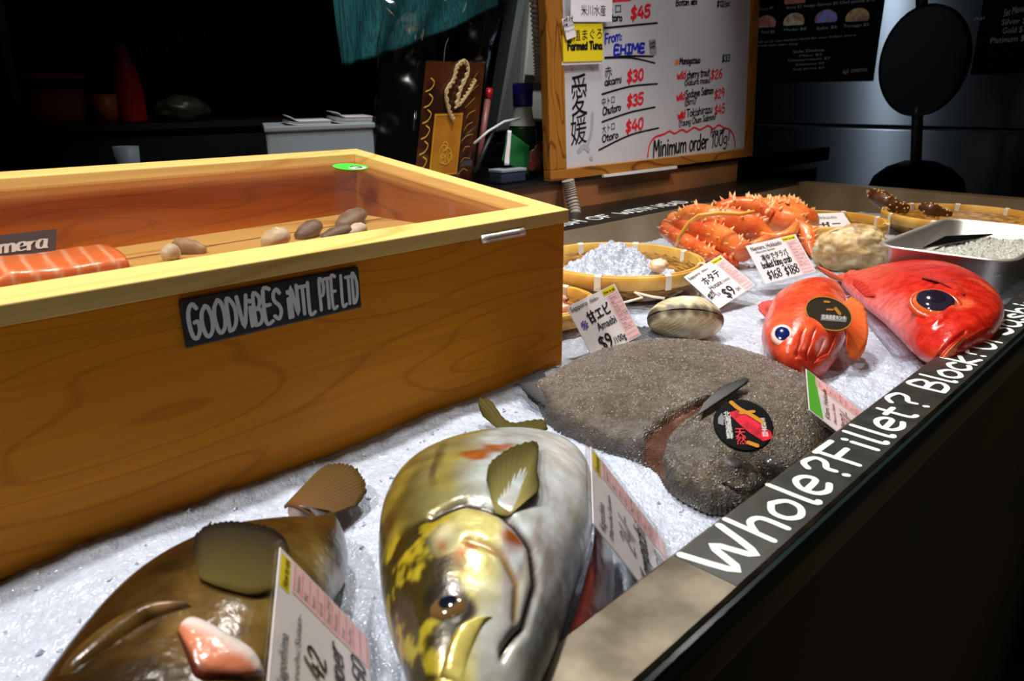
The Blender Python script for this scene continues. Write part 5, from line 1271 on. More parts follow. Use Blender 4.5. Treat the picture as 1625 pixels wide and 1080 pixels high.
price_tag('white price tag leaning on the belly of the golden amberjack', (.3182, .2481, .0955), (.3943, .3123, .0986), (.4275, .2639, .0222), (.3513, .1997, .019), [
    ('p', 'ink', 'Kagoshima', .05, .87, .36, .87, .075), ('p', 'ink', '-Maruchu Suisan-', .05, .78, .60, .78, .05), ('h', 'grey', '24/-', .22, .52, .56, .52, .18, .018), ('h', 'ink', 'Kampachi', .08, .30, .70, .34, .15, .020), ('h', 'ink', '$128.50', .12, .06, .66, .06, .15, .018)], scale=1.06)
price_tag('white price tag leaning on the belly of the brown grouper', (.1135, .2771, .0872), (.1668, .3614, .0975), (.2062, .3373, .0229), (.1529, .253, .0126), [
    ('p', 'ink', 'Kagoshima', .05, .87, .40, .87, .075), ('p', 'ink', '-Maruchu Suisan-', .05, .76, .62, .76, .05), ('h', 'ink', '42', .30, .52, .48, .52, .18, .020), ('h', 'ink', 'Grouper', .12, .30, .66, .34, .15, .020), ('h', 'ink', '$120.50', .20, .08, .72, .08, .15, .018)], scale=.99)
b0, b1 = at(1375, 397, .0), at(1262, 390, .0)
TLb, TRb, BRb, BLb = at(1262, 340, .062), at(1338, 337, .062), at(1378, 398, .004), at(1290, 402, .004)
price_tag('white price tag leaning between the crab and the far basket', TLb, TRb, BRb, BLb, [
    ('p', 'grey', 'Hokkaido', .30, .84, .80, .84, .08), ('p', 'ink', '毛ガニ', .12, .56, .82, .56, .2), ('p', 'grey', 'Kegani', .25, .44, .75, .44, .08), ('h', 'ink', '$44 /100', .2, .18, .86, .18, .18, .02)], pink=False)
TLb, TRb, BRb, BLb = at(1316, 420, .006), at(1412, 404, .008), at(1448, 412, .004), at(1356, 430, .003)
price_tag('white price tag lying flat on the ice below the big oyster', TLb, TRb, BRb, BLb, [('h', 'ink', 'Kaki 12/pc', .12, .5, .80, .5, .2, .02), ('h', 'ink', 'Iwate', .35, .2, .7, .2, .2, .02)], pink=False)
# clear plastic sheet on the ice under the red fish
q = [at(1338, 442, .004), at(1405, 500, .004), at(1420, 582, .003), at(1300, 470, .004)]
sh = MB(); n = 12; V = []
a, b, c_, d_ = at(1316, 442, .005), at(1372, 436, .005), at(1545, 560, .004), at(1424, 582, .004)
for i in range(n + 1):
    for j in range(n + 1):
        p = (a.lerp(b, i / n)).lerp(d_.lerp(c_, i / n), j / n); V.append(p + Vector((0, 0, .004 + .002 * n3(p, 12))))
Fs = [(i * (n + 1) + j, (i + 1) * (n + 1) + j, (i + 1) * (n + 1) + j + 1, i * (n + 1) + j + 1) for i in range(n) for j in range(n)]
so = mesh('plastic_sheet', V, Fs, film('sheet_film', (.93, .93, .95), .05), None, True); tag(so, 'clear plastic sheet under the bright red fish', 'plastic sheet')
md = so.modifiers.new('thick', 'SOLIDIFY'); md.thickness = .0006
# ------------------------------------------------------------------ whiteboard
WB = thing('whiteboard', 'wood framed whiteboard of handwritten tuna and salmon prices', 'whiteboard', (2.07, 1.38, .120))
bo = Vector((1.514, 1.378, .121)); bx = Vector((1, 0, 0)); by = Vector((0, .055, 1)).normalized(); bn = by.cross(bx).normalized()   # bn points to the staff side
if bn.y < 0: bn = -bn
BWd, BHt = 1.122, .80
Fb = lambda s, t, l=0: bo + bx * s + by * t - bn * l
def bq(a, b, c_, d_, l0, l1): return MB().hexa([Fb(*a, l0), Fb(*b, l0), Fb(*c_, l0), Fb(*d_, l0)], [Fb(*a, l1), Fb(*b, l1), Fb(*c_, l1), Fb(*d_, l1)])
fw, fs = .029, .068                       # rail height, stile width
bq((.02, .02), (BWd - .02, .02), (BWd - .02, BHt - .02), (.02, BHt - .02), -.012, 0).make('board_panel', M_['white_board'], WB, False)
for nm, r in (('frame_rail', ((0, 0), (BWd, 0), (BWd, fw), (0, fw))), ('frame_rail', ((0, BHt - fw), (BWd, BHt - fw), (BWd, BHt), (0, BHt))),
              ('frame_stile', ((0, fw), (fs, fw), (fs, BHt - fw), (0, BHt - fw))), ('frame_stile', ((BWd - .045, fw), (BWd, fw), (BWd, BHt - fw), (BWd - .045, BHt - fw)))):
    bevel(bq(*r, -.014, .012).make(nm, M_['frame'] if 'stile' in nm else wood('rail_wood', lin(176, 114, 46), lin(110, 62, 20), 'x', ring=8), WB, False), .002)
def bp(px, py):
    d = RW @ _ray(px, py); t = (bo - EYE).dot(bn) / d.dot(bn); q = EYE + d * t - bo
    return (q.dot(bx), q.dot(by))
def Fm(s, t): return Fb(s, t, .0008)
INK = {}
def pen(c_, px): return INK.setdefault((c_, (0 if px < 940 else 1) + (px > 1060)), Ink(Fm))
def bh(c_, body, A, B, hpx, wd=.0062, seed=1, slant=.05):
    a, b = bp(*A), bp(*B); h = bp(A[0], A[1] - hpx)[1] - a[1]
    pen(c_, A[0]).hand(body, *a, *b, h, wd * .72, slant, .25, seed, (0, 1))
def bpr(c_, body, A, B, hpx):
    a, b = bp(*A), bp(*B); pen(c_, A[0]).print_(body, *a, *b, bp(A[0], A[1] - hpx)[1] - a[1], (0, 1))
def bl(c_, pts, wd=.006): pen(c_, pts[0][0]).stroke([bp(*p) for p in pts], wd * .75)
bpr('ink', 'トロ', (966, 22), (985, 20), 14); bh('ink', 'otoro', (965, 34), (987, 33), 11); bh('red', '$45', (1000, 31), (1032, 26), 18, .012); bl('ink', [(959, 44.5), (1005, 40), (1043, 36.5)], .007)
bl('red', [(962, 2), (1000, 0)], .008)
bh('blue', 'From:', (959, 70), (987, 63), 15, .007); bh('blue', 'EHIME', (973, 87), (1023, 82), 14, .011); bl('ink', [(959.5, 91.5), (1000, 89), (1036, 89.5)], .007); bl('ink', [(959.5, 92), (1002, 92), (1039, 100)], .006)
bpr('ink', '赤', (959, 123), (971, 121), 17); bh('ink', 'akami', (959, 136), (986, 131), 11); bh('red', '$30', (994, 131), (1021, 126), 17, .011); bl('ink', [(955, 149.5), (1000, 137), (1043, 133)], .007)
bpr('ink', '中トロ', (955, 168), (975, 163), 13); bh('ink', 'Chutoro', (956, 183), (985, 175), 12); bh('red', '$35', (994, 170), (1021, 164), 17, .011); bl('ink', [(955, 193.5), (1000, 178), (1039, 170)], .007)
bpr('ink', '大トロ', (955, 212), (975, 205), 13); bh('ink', 'Otoro', (955, 226), (981, 218), 11); bh('red', '$40', (992, 211), (1021, 203), 17, .011); bl('ink', [(950, 238), (1000, 214), (1045, 203)], .007)
bpr('ink', '愛', (907, 180), (932, 176), 62); bpr('ink', '媛', (906, 228), (931, 222), 44)
bh('ink', 'Botan ebi', (1072, 9.5), (1106, 7), 10); bh('ink', '$12/pc', (1137, 11), (1158, 9.5), 9)
bh('orange', '@', (1071, 102), (1077, 101), 9, .010); bh('ink', 'Managatsuo', (1078, 102), (1111, 100), 10); bh('ink', '$33', (1145, 98.5), (1158, 97), 11)
bh('red', 'wild', (1074, 126), (1088, 124), 12, .007); bh('ink', 'cherry trout', (1089.5, 125), (1126, 120), 12); bh('ink', '(Sakura masu)', (1086, 136), (1127, 131), 9, .005); bh('red', '$26', (1127, 126), (1146, 123), 14, .008)
bh('red', 'wild', (1073, 160), (1087, 157), 12, .007); bh('ink', 'Sockeye Salmon', (1087.5, 156), (1132, 148), 12); bh('ink', '(Bmi)', (1086, 168), (1104, 164), 10, .005); bh('red', '$29', (1133, 158), (1149, 153), 14, .008)
bh('red', 'wild', (1075, 189), (1087, 186), 11, .008); bh('ink', 'Tokishirazu', (1089, 186), (1130, 178), 12); bh('ink', '(Young Chum Salmon)', (1077, 201), (1135, 189), 10, .005); bh('red', '$45', (1133, 183), (1150, 178), 14, .008)
bl('red', [(840 + x / 3.6, y / 3.6) for x, y in ((675, 895), (685, 830), (715, 785), (770, 765), (800, 748), (830, 762), (870, 740), (900, 752), (940, 728), (975, 740), (1020, 718), (1050, 735), (1080, 715), (1110, 728), (1150, 745), (1170, 790), (1175, 840))], .008)
bh('ink', 'Price per', (1127, 215), (1150, 210), 9, .0055); bh('ink', 'Minimum order', (1036, 249), (1123, 235), 26, .010); bh('ink', '100g!', (1128, 234), (1157, 228), 20, .008)
for (k, c_), q_ in INK.items(): q_.make('lettering', M_[{'ink': 'ink', 'red': 'inkred', 'blue': 'inkblue', 'orange': 'inkorange'}[k]], WB, {'ink': 'black marker writing', 'red': 'red marker prices', 'blue': 'blue marker writing', 'orange': 'orange marker spot'}[k])
ik = Ink(Fm)
for L_, w_ in (([(926, 100), (935, 104), (940, 110)], .012), ([(940, 180), (938, 210), (930, 235)], .012), ([(918, 240), (926, 232), (934, 238)], .014), ([(905, 104), (908, 110)], .010), ([(937, 250), (939, 252)], .012)): ik.stroke([bp(*p) for p in L_], w_)
ik.make('eraser_smudges', mat('smudge', lin(172, 170, 176), .5), WB)
# notes stuck to the board (each its own thing)
def note(name, lab, P4, l0, l1, m, cat, jobs, curl=0):
    q = [bp(*p) for p in P4]; o = thing(name, lab, cat, Fb(*q[3], l0))
    MB().hexa([Fb(*p, l0) for p in q], [Fb(*p, l1) for p in q]).make('card', m, o, False)
    for c_, kind, body, A, B, hpx, wd in jobs:
        a, b = bp(*A), bp(*B); h = bp(A[0], A[1] - hpx)[1] - a[1]; ik = Ink(lambda s, t: Fb(s, t, l1 + .0006))
        (ik.print_(body, *a, *b, h, (0, 1)) if kind == 'p' else ik.hand(body, *a, *b, h, wd, .05, .25, 2, (0, 1))); ik.make('lettering', M_[c_], o)
    return o
note('sponge_pad', 'yellow pad reading Farmed Tuna stuck on the whiteboard', ((886, 38), (949, 38), (950, 97), (887, 99)), .001, .016, mat('yellow_card', lin(236, 212, 30), .5), 'note',
     [('ink', 'p', '養殖まぐろ', (890, 66), (948, 61), 17, 0), ('ink', 'h', 'Farmed Tuna', (893, 80), (948, 78), 11, .0062)])
note('paper_slip', 'white lining strip under the yellow Farmed Tuna pad', ((886, 99), (950, 97), (950, 101.5), (886, 104)), .001, .013, M_['paper'], 'note', [])
note('paper_card', 'large white card with Japanese characters at the board top', ((897, -18), (963, -18), (962, 36), (897, 36)), .017, .020, M_['paper'], 'note', [('ink', 'p', '米川水産', (913, 25), (952, 25), 16, 0)])
note('paper_sticker', 'small white sticker with black stamp left of the yellow pad', ((881.5, 32), (897, 26), (905, 59), (890, 65)), .020, .0215, M_['paper'], 'note', [('ink', 'p', '燦然', (884, 46), (900, 41), 16, 0), ('inkgrey', 'p', 'Farm', (887, 54), (902, 49), 4, 0)])
note('paper_stamp', 'small grey stamped slip beside the word EHIME', ((1029, 64), (1040, 62), (1041, 86), (1032, 89)), .001, .002, mat('stamp_grey', lin(150, 148, 152), .5), 'note', [('ink', 'p', '燦', (1030, 78), (1039, 76), 12, 0)])
tray = bq((.22, -.006), (.60, -.008), (.60, .001), (.22, .001), .013, .022).make('pen_tray', M_['white'], WB, False)

# corrugated hose dropping behind the tray rim
mb = MB(); P = [aty(852, -40, 1.352), aty(862, 60, 1.352), aty(880, 180, 1.35), aty(897, 262, 1.345), aty(905, 300, 1.34), aty(910, 330, 1.325), aty(913, 352, 1.30)]
P = [Vector((p.x, 1.352 if p.z > .13 else p.y, max(p.z, .05))) for p in P]
P = [aty(848, -60, 1.44), aty(853, 0, 1.44), aty(860, 60, 1.42)] 
Q = []; R = []
HP = [aty(901, 286, 1.352), aty(903, 296, 1.35), aty(906, 310, 1.345), aty(911, 330, 1.330), aty(914, 348, 1.31)]
for i in range(141):
    Q.append(catmull_v(HP, i / 140 * 4)); R.append(.0165 + .0016 * math.sin(i * .63))
mb.tube(Q, R, 16); hs = thing('corrugated_hose', 'grey corrugated hose hanging below the left end of the whiteboard', 'hose', HP[-1]); mb.make('hose', M_['hose'], hs)
mb = MB(); HP2 = [aty(846, -60, 1.45), aty(852, 20, 1.45), aty(856, 90, 1.45), aty(858, 130, 1.45)]; Q = [catmull_v(HP2, i / 120 * 3) for i in range(121)]
mb.tube(Q, [.016 + .002 * (1 if (i // 2) % 2 else -1) for i in range(121)], 14)
hs2 = thing('corrugated_hose', 'grey ribbed hose rising along the left edge of the whiteboard', 'hose', HP2[-1]); mb.make('hose', M_['hose'], hs2)

# ------------------------------------------------------------------ things on the staff counter
zc = .120
def fridge_box(o, name, x0, x1, y0, y1, z0, z1, m, bv=.004): return bevel(MB().box(x0, x1, y0, y1, z0, z1).make(name, m, o, False), bv)
TBX = thing('plastic_tub', 'pale frosted plastic tub with papers on its lid', 'tub', (.92, 1.65, zc))
def tubbox(nm, e, z0, z1, m, bv):
    a, b = Vector((.795 - e, 1.55 - e, 0)), Vector((1.075 + e, 1.55 - e, 0)); s1 = Vector((.115, .225 + 2 * e, 0)); s2 = Vector((.13, .19 + 2 * e, 0)); P = [a, b, b + s2, a + s1]
    return bevel(MB().hexa([p + Vector((0, 0, z0)) for p in P], [p + Vector((0, 0, z1)) for p in P]).make(nm, m, TBX, False), bv)
tubbox('tub_body', 0, zc, .272, M_['tub'], .008); tubbox('tub_rim', .004, .272, .284, mat('tub_lid', lin(176, 186, 190), .5), .003)
def papers(lab, P4, n):
    o = thing('paper_stack', lab, 'papers', P4[0])
    for k in range(n):
        V = []; F = []
        for i in range(13):
            s = i / 12; a = P4[0].lerp(P4[1], s); b = P4[3].lerp(P4[2], s); lift_ = .012 * math.exp(-((s - .02) / .12) ** 2) * (1 if k == n - 1 else .3)
            for p in (a, b): V.append(p + Vector((.002 * k, .001 * k, .0032 * k + lift_)))
        F = [(2 * i, 2 * i + 2, 2 * i + 3, 2 * i + 1) for i in range(12)]
        ob = mesh('sheet', V, F, M_['paper'] if k % 2 == 0 else mat('sheet_grey', lin(190, 192, 190), .6), o, True); md = ob.modifiers.new('thick', 'SOLIDIFY'); md.thickness = .0024
z_ = .2865
papers('open white papers on the left of the plastic tub lid', [Vector((.855, 1.56, z_)), Vector((.965, 1.56, z_)), Vector((1.04, 1.72, z_)), Vector((.93, 1.72, z_))], 3)
papers('folded white papers on the right of the plastic tub lid', [Vector((.972, 1.555, z_)), Vector((1.075, 1.555, z_)), Vector((1.16, 1.72, z_)), Vector((1.05, 1.72, z_))], 5)
# gift bag with gold card
GB = thing('gift_bag', 'tall dark gift bag with gold card and twisted gold cord in clear film', 'bag', (1.22, 1.55, zc))
a_, b_, c_, d_ = Vector((1.062, 1.56, zc)), Vector((1.128, 1.475, zc)), Vector((1.345, 1.50, zc)), Vector((1.27, 1.60, zc))
lean = Vector((.065, .01, .305))
bagb = MB().hexa([a_, b_, c_, d_], [p + lean for p in (a_, b_, c_, d_)]); bagb.make('bag_side', mat('bag_black', lin(5, 5, 5), .7, spec=.1), GB, False)
fr_ = lambda s, t, l=.002: b_.lerp(c_, s) + lean * t + (c_ - b_).cross(lean).normalized() * l
mesh('bag_front', [fr_(0, 0), fr_(1, 0), fr_(1, 1), fr_(0, 1)], [(0, 1, 2, 3)], M_['brownbag'], GB, False)
mesh('gold_card', [fr_(.20, .10, .006), fr_(.68, .10, .006), fr_(.68, .60, .006), fr_(.20, .60, .006)], [(0, 1, 2, 3)], M_['goldcard'], GB, False)
FF = lambda s, t: fr_(s, t, .007)
ik = Ink(FF)
for k in range(9): ik.stroke([(.70 + .02 * (k % 3), .1 + .09 * k), (.78, .14 + .09 * k), (.86 + .03 * (k % 2), .12 + .1 * k)], .004)
for cx, cy, r in ((.40, .30, .05), (.46, .26, .065), (.40, .24, .035), (.52, .25, .03), (.42, .34, .035)): ik.stroke([(cx + r * math.cos(a * .35) * 1.3, cy + r * math.sin(a * .35)) for a in range(19)], .008)
ik.stroke([(.215, .112), (.665, .112), (.665, .588), (.215, .588), (.215, .112)], .010, False)
for k in range(7):
    y = .05 + .12 * k; ik.stroke([(.02, y), (.10, y + .02), (.14, y + .07), (.08, y + .10)], .012); 
ik.make('gold_pattern', M_['goldline'], GB)
for off in (0, math.pi):
    mb = MB(); pts = [(.52, .64), (.56, .78), (.66, .92), (.60, 1.0), (.48, .96), (.44, .86), (.34, .76), (.42, .62), (.50, .55)]; Q = []
    for i in range(161):
        p = catmull_v([Vector((x, y, 0)) for x, y in pts], i / 160 * 8); q = fr_(p.x, p.y, .010); a = i * .42 + off
        Q.append(q + Vector((math.cos(a) * .0035, 0, math.sin(a) * .0035)))
    mb.tube(Q, .0036, 6); mb.make('cord', M_['cord'], GB)
for off in (0, math.pi):
    mb = MB(); Q = []
    for i in range(61):
        p = catmull_v([Vector(q) for q in ((.56, .66, 0), (.70, .76, 0), (.80, .86, 0))], i / 60 * 2); a = i * .42 + off; Q.append(fr_(p.x, p.y, .011) + Vector((math.cos(a) * .003, 0, math.sin(a) * .003)))
    mb.tube(Q, .0032, 6); mb.make('cord', M_['cord'], GB)
# crumpled clear film around and above the bag
V = []; F = []; nu, nv = 46, 40
cen = (a_ + b_ + c_ + d_) / 4
for j in range(nv + 1):
    t = j / nv
    for k in range(nu):
        s = k / nu * 4; i = int(s); q = [a_, b_, c_, d_][i].lerp([a_, b_, c_, d_][(i + 1) % 4], s - i)
        sc = 1.06 + .05 * t; p = cen + (q - cen) * sc + lean * (t * 1.62)
        if t > .62: p = p + Vector((.10 * (t - .62) * (1 if q.x > cen.x else -.4), 0, 0))
        am = .003 + .030 * smooth01(.55, 1, t)
        p = p + Vector((am * n3(p, 14), am * n3(p + Vector((5, 1, 0)), 14), am * n3(p + Vector((1, 9, 3)), 10)))
        V.append(p)
F = [(j * nu + k, j * nu + (k + 1) % nu, (j + 1) * nu + (k + 1) % nu, (j + 1) * nu + k) for j in range(nv) for k in range(nu)]
mesh('clear_wrap', V, F, M_['bagfilm'], GB, True)
# bottle with blue cap
def lathe_thing(name, lab, cat, c, parts, group=None):
    o = thing(name, lab, cat, c, group)
    for nm, prof, m in parts: MB().lathe(prof, c, 32).make(nm, m, o)
    return o
lathe_thing('squeeze_bottle', 'green bottle with blue cap left of the whiteboard', 'bottle', (1.605, 1.56, zc), [
    ('bottle_body', [(0, 0), (.038, 0), (.042, .01), (.042, .11), (.040, .13), (.036, .15), (.030, .155)], M_['bottlegreen']),
    ('collar', [(.040, .140), (.036, .150), (.030, .162), (.027, .185), (.026, .196), (.0, .197)], M_['machine']),
    ('cap', [(.026, .192), (.028, .194), (.030, .252), (.027, .257), (0, .257)], M_['blue'])])
# crumpled snack packet, eraser block, pens, stick
pk = thing('snack_packet', 'crumpled green and white packet beside the blue capped bottle', 'packet', (1.52, 1.45, zc))
def crumple(name, P4, m, par, am=.006):
    V = []; n = 14
    for i in range(n + 1):
        for j in range(n + 1):
            p = P4[0].lerp(P4[1], i / n).lerp(P4[3].lerp(P4[2], i / n), j / n); V.append(p + Vector((am * n3(p, 30), am * n3(p, 26) - .006 * math.sin(math.pi * i / n), am * n3(p, 34))))
    o = mesh(name, V, [(i * (n + 1) + j, (i + 1) * (n + 1) + j, (i + 1) * (n + 1) + j + 1, i * (n + 1) + j + 1) for i in range(n) for j in range(n)], m, par, True)
    md = o.modifiers.new('thick', 'SOLIDIFY'); md.thickness = .003
crumple('wrapper', [aty(797, 255, 1.45), aty(840, 280, 1.45), aty(838, 232, 1.46), aty(806, 206, 1.46)], M_['green'] if False else mat('packet_green', lin(30, 96, 50), .35), pk)
crumple('white_label', [aty(800, 262, 1.445), aty(808, 262, 1.445), aty(812, 208, 1.455), aty(806, 206, 1.455)], M_['paper'], pk, .002)
pk2 = thing('foil_packet', 'crumpled red and clear packet in front of the green bottle', 'packet', (1.56, 1.47, zc))
crumple('wrapper', [aty(824, 262, 1.455), aty(858, 276, 1.455), aty(862, 222, 1.47), aty(838, 238, 1.47)], mat('foil', lin(120, 96, 84), .25, .4, var=(40, lin(150, 40, 30))), pk2, .010)
eb = thing('eraser_block', 'small dark blue eraser block lying left of the green packet', 'eraser', (1.43, 1.455, zc))
bevel(MB().box(1.38, 1.475, 1.42, 1.47, zc, .150).make('block', mat('eraser_blue', lin(40, 52, 76), .5), eb, False), .006)
bevel(MB().box(1.38, 1.475, 1.4185, 1.4715, .150, .158).make('felt_top', mat('eraser_grey', lin(140, 150, 160), .6), eb, False), .002)
def stick(lab, a, b, r, m, cat='stick', name='stick', tip=None):
    o = thing(name, lab, cat, a); MB().tube([a, Vector(a).lerp(Vector(b), .5) + Vector((0, 0, .0)), b], r, 10).make('shaft', m, o)
    if tip: 
        d = (Vector(b) - Vector(a)).normalized(); MB().tube([Vector(b), Vector(b) + d * .03], r * 1.1, 10).make('cap', tip, o)
    return o
stick('red tipped marker pen standing behind the gift bag', aty(757, 268, 1.52), aty(774, 158, 1.54), .009, mat('pen_pink', lin(150, 90, 84), .4), 'pen', 'marker_pen', M_['red'])
stick('dark pen leaning right of the gift bag', aty(752, 275, 1.46), aty(786, 200, 1.48), .006, M_['black'], 'pen', 'marker_pen')
mb = MB(); mb.tube([aty(752, 228, 1.47), aty(775, 208, 1.47), aty(800, 193, 1.48), aty(824, 188, 1.49)], .0035, 8); tag(mb.make('cable_tie', M_['white']), 'curved white plastic strip left of the bottle', 'strip')
# pale machine housing behind
MC = thing('label_machine', 'pale grey plastic machine housing behind the bottle', 'machine', (1.78, 1.80, zc))
pq = [aty(800, 180, 1.78), aty(862, 192, 1.78), aty(868, -40, 1.86), aty(846, -40, 1.86)]
bk = Vector((.10, .16, 0))
bevel(MB().hexa([aty(826, 190, 1.70), aty(880, 196, 1.70), aty(880, 196, 1.70) + bk, aty(826, 190, 1.70) + bk], [aty(846, -60, 1.76), aty(888, -60, 1.76), aty(888, -60, 1.76) + bk, aty(846, -60, 1.76) + bk]).make('housing', M_['machine'], MC, False), .01)
bevel(MB().hexa([aty(786, 210, 1.76), aty(822, 205, 1.74), aty(822, 205, 1.74) + bk, aty(786, 210, 1.76) + bk], [aty(832, -60, 1.82), aty(850, -60, 1.80), aty(850, -60, 1.80) + bk, aty(832, -60, 1.82) + bk]).make('side_rail', mat('machine_grey', lin(92, 94, 92), .4), MC, False), .006)
bevel(MB().hexa([aty(832, 120, 1.69), aty(866, 122, 1.69), aty(866, 122, 1.71), aty(832, 120, 1.71)], [aty(842, 60, 1.70), aty(870, 60, 1.70), aty(870, 60, 1.72), aty(842, 60, 1.72)]).make('cover_lip', M_['machine'], MC, False), .004)
bevel(MB().box(1.70, 2.05, 1.72, 1.98, zc, .20).make('machine_base', M_['black'], MC, False), .006)
# teal cloth hanging above
V = []; C = []; n = 60; m = 24
for i in range(n + 1):
    s = i / n; top = aty(516, -90, 1.95).lerp(aty(800, -90, 1.95), s); bot = catmull_v([aty(545, 106, 1.95), aty(580, 96, 1.95), aty(628, 80, 1.95), aty(700, 52, 1.95), aty(790, 10, 1.95)], s * 4)
    for j in range(m + 1):
        p = top.lerp(bot, j / m); V.append(p + Vector((0, .012 * math.sin(s * 26 + j * .1) * (j / m), 0)))
cl = mesh('hanging_cloth', V, [(i * (m + 1) + j, (i + 1) * (m + 1) + j, (i + 1) * (m + 1) + j + 1, i * (m + 1) + j + 1) for i in range(n) for j in range(m)], M_['teal'], None, True)
tag(cl, 'teal striped cloth hanging above the gift bag', 'cloth'); md = cl.modifiers.new('thick', 'SOLIDIFY'); md.thickness = .002
# ------------------------------------------------------------------ dim shelf at the back left
SH = thing('back_shelf', 'dark shelf in the gloom behind the wooden box', 'shelf', (.8, 2.62, -.92))
MB().box(-.6, 1.5, 2.45, 2.80, .25, .268).make('shelf_board', M_['black'], SH, False); MB().box(-.6, 1.5, 2.47, 2.78, -.92, .25).make('cabinet', M_['black'], SH, False)
zs = .268
lathe_thing('sauce_bottle', 'red squeeze bottle on the dim back shelf', 'bottle', (.87, 2.56, zs), [('bottle_body', [(0, 0), (.042, 0), (.045, .01), (.045, .10), (.036, .15), (.022, .19)], M_['red']), ('cap', [(.022, .188), (.022, .222), (.018, .226), (0, .226)], M_['red'])])
lathe_thing('brown_cup', 'brown paper cup left of the red squeeze bottle', 'cup', (.785, 2.52, zs), [('cup_body', [(0, 0), (.030, 0), (.036, .085), (.034, .085), (.028, .004)], M_['orange'])])
ot = thing('wooden_tub', 'dim orange brown tub on the left of the back shelf', 'tub', (.66, 2.56, zs))
MB().lathe([(0, .0), (.075, 0), (.082, .10), (.078, .10), (.070, .006)], (.66, 2.56, zs), 36).make('tub_body', M_['orange'], ot); MB().lathe([(.0, .128), (.092, .128), (.095, .134), (.092, .142), (0, .142)], (.66, 2.56, zs), 36).make('lid', M_['orange'], ot)
MB().lathe([(.083, .10), (.083, .128), (.0, .128)], (.66, 2.56, zs), 36).make('collar', M_['black'], ot)
pc = thing('noodle_packet', 'olive green packet slumped right of the red squeeze bottle', 'packet', (1.02, 2.52, zs))
mb = MB(); mb.ball((1.02, 2.53, zs + .035), (.085, .05, .045), 30, 18, None, None, lambda d: 1 + .22 * n3(d, 2.4)); 
for v in mb.v: v.z = max(zs, v.z)
mb.make('pouch', M_['packet'], pc)
lathe_thing('pale_cup', 'pale grey cup standing behind the top edge of the wooden box', 'cup', (.66, 2.02, zc), [('cup_body', [(0, 0), (.024, 0), (.030, .11), (.028, .11), (.022, .004)], M_['tub'])])
lf = thing('leaning_panel', 'dim grey panel leaning at the far left edge', 'panel', (.47, 2.50, zs)); 
bevel(MB().hexa([aty(22, 168, 2.5), aty(36, 168, 2.5), aty(36, 168, 2.53), aty(22, 168, 2.53)], [aty(-25, -40, 2.5), aty(-2, -40, 2.5), aty(-2, -40, 2.53), aty(-25, -40, 2.53)]).make('panel', mat('panel_grey', lin(70, 84, 88), .6), lf, False), .003)
# dark curtain with pale wave print
CT = thing('wave_curtain', 'dark curtain with thin pale wave lines behind the shelf', 'curtain', (1.1, 2.95, .2))
MB().box(.70, 1.75, 2.94, 2.95, .10, 1.0).make('cloth', mat('navy_cloth', lin(10, 16, 24), .9), CT, False)
ik = Ink(plane_map((0, 2.9395, 0), (1, 0, 0), (0, 0, 1), .0005))
def w3(L, wd=.006):
    ik.stroke([((lambda q: (q.x, q.z))(aty(px / 3.857, py / 3.857, 2.94))) for px, py in L], wd)
w3([(1000, 430), (920, 390), (860, 330), (880, 270), (930, 205), (1000, 170), (1070, 185), (1110, 230), (1100, 260)]); w3([(1110, 230), (1060, 200), (1015, 225), (1010, 280), (1050, 340), (1120, 365), (1190, 330)]); w3([(900, 330), (910, 290), (940, 280)]); w3([(1255, 190), (1260, 240), (1310, 280), (1355, 260)])
ik.make('wave_print', mat('wave_teal', lin(60, 104, 104), .8), CT)

# ------------------------------------------------------------------ fridge, posters and stand on the right
xf = 4.05
FR = thing('steel_fridge', 'tall stainless steel fridge with dark posters behind the counter end', 'fridge', (4.4, 1.2, -.92))
bevel(MB().box(xf, 4.75, .2, 2.3, .184, 1.6).make('upper_door', M_['fridge'], FR, False), .006)
bevel(MB().box(xf, 4.75, .2, 2.3, -.92, .168).make('lower_door', M_['fridge'], FR, False), .006)
MB().box(xf + .02, 4.74, .22, 2.28, .168, .184).make('door_gap', M_['black'], FR, False)
def poster(lab, ya, yb, za, zb, jobs, pics):
    o = thing('menu_poster', lab, 'poster', (xf - .004, (ya + yb) / 2, za))
    MB().box(xf - .004, xf - .0005, yb, ya, za, zb).make('sheet', M_['poster'], o, False)
    ik = Ink(lambda s, t: Vector((xf - .0048, s, t)))
    for body, A, B, h in jobs:
        a, b = atx(*A, xf - .0048), atx(*B, xf - .0048); ik.print_(body, a.y, a.z, b.y, b.z, h, (0, 1))
    ik.make('small_print', M_['dimtext'], o)
    for px, py, c1, c2 in pics:
        c_ = atx(px, py, xf - .006); V = [(xf - .0052, c_.y + .058 * math.cos(a * .2618), c_.z + .045 * max(-.35, math.sin(a * .2618))) for a in range(24)]
        mesh('sushi_picture', V, [tuple(range(24))], mat('sushi_print', c1, .5, var=(30, c2)), o, False)
pA, pB = atx(1192, 131, xf), atx(1386, 126, xf)
T = lambda x, y: (1180 + x / 3.375, y / 3.375)
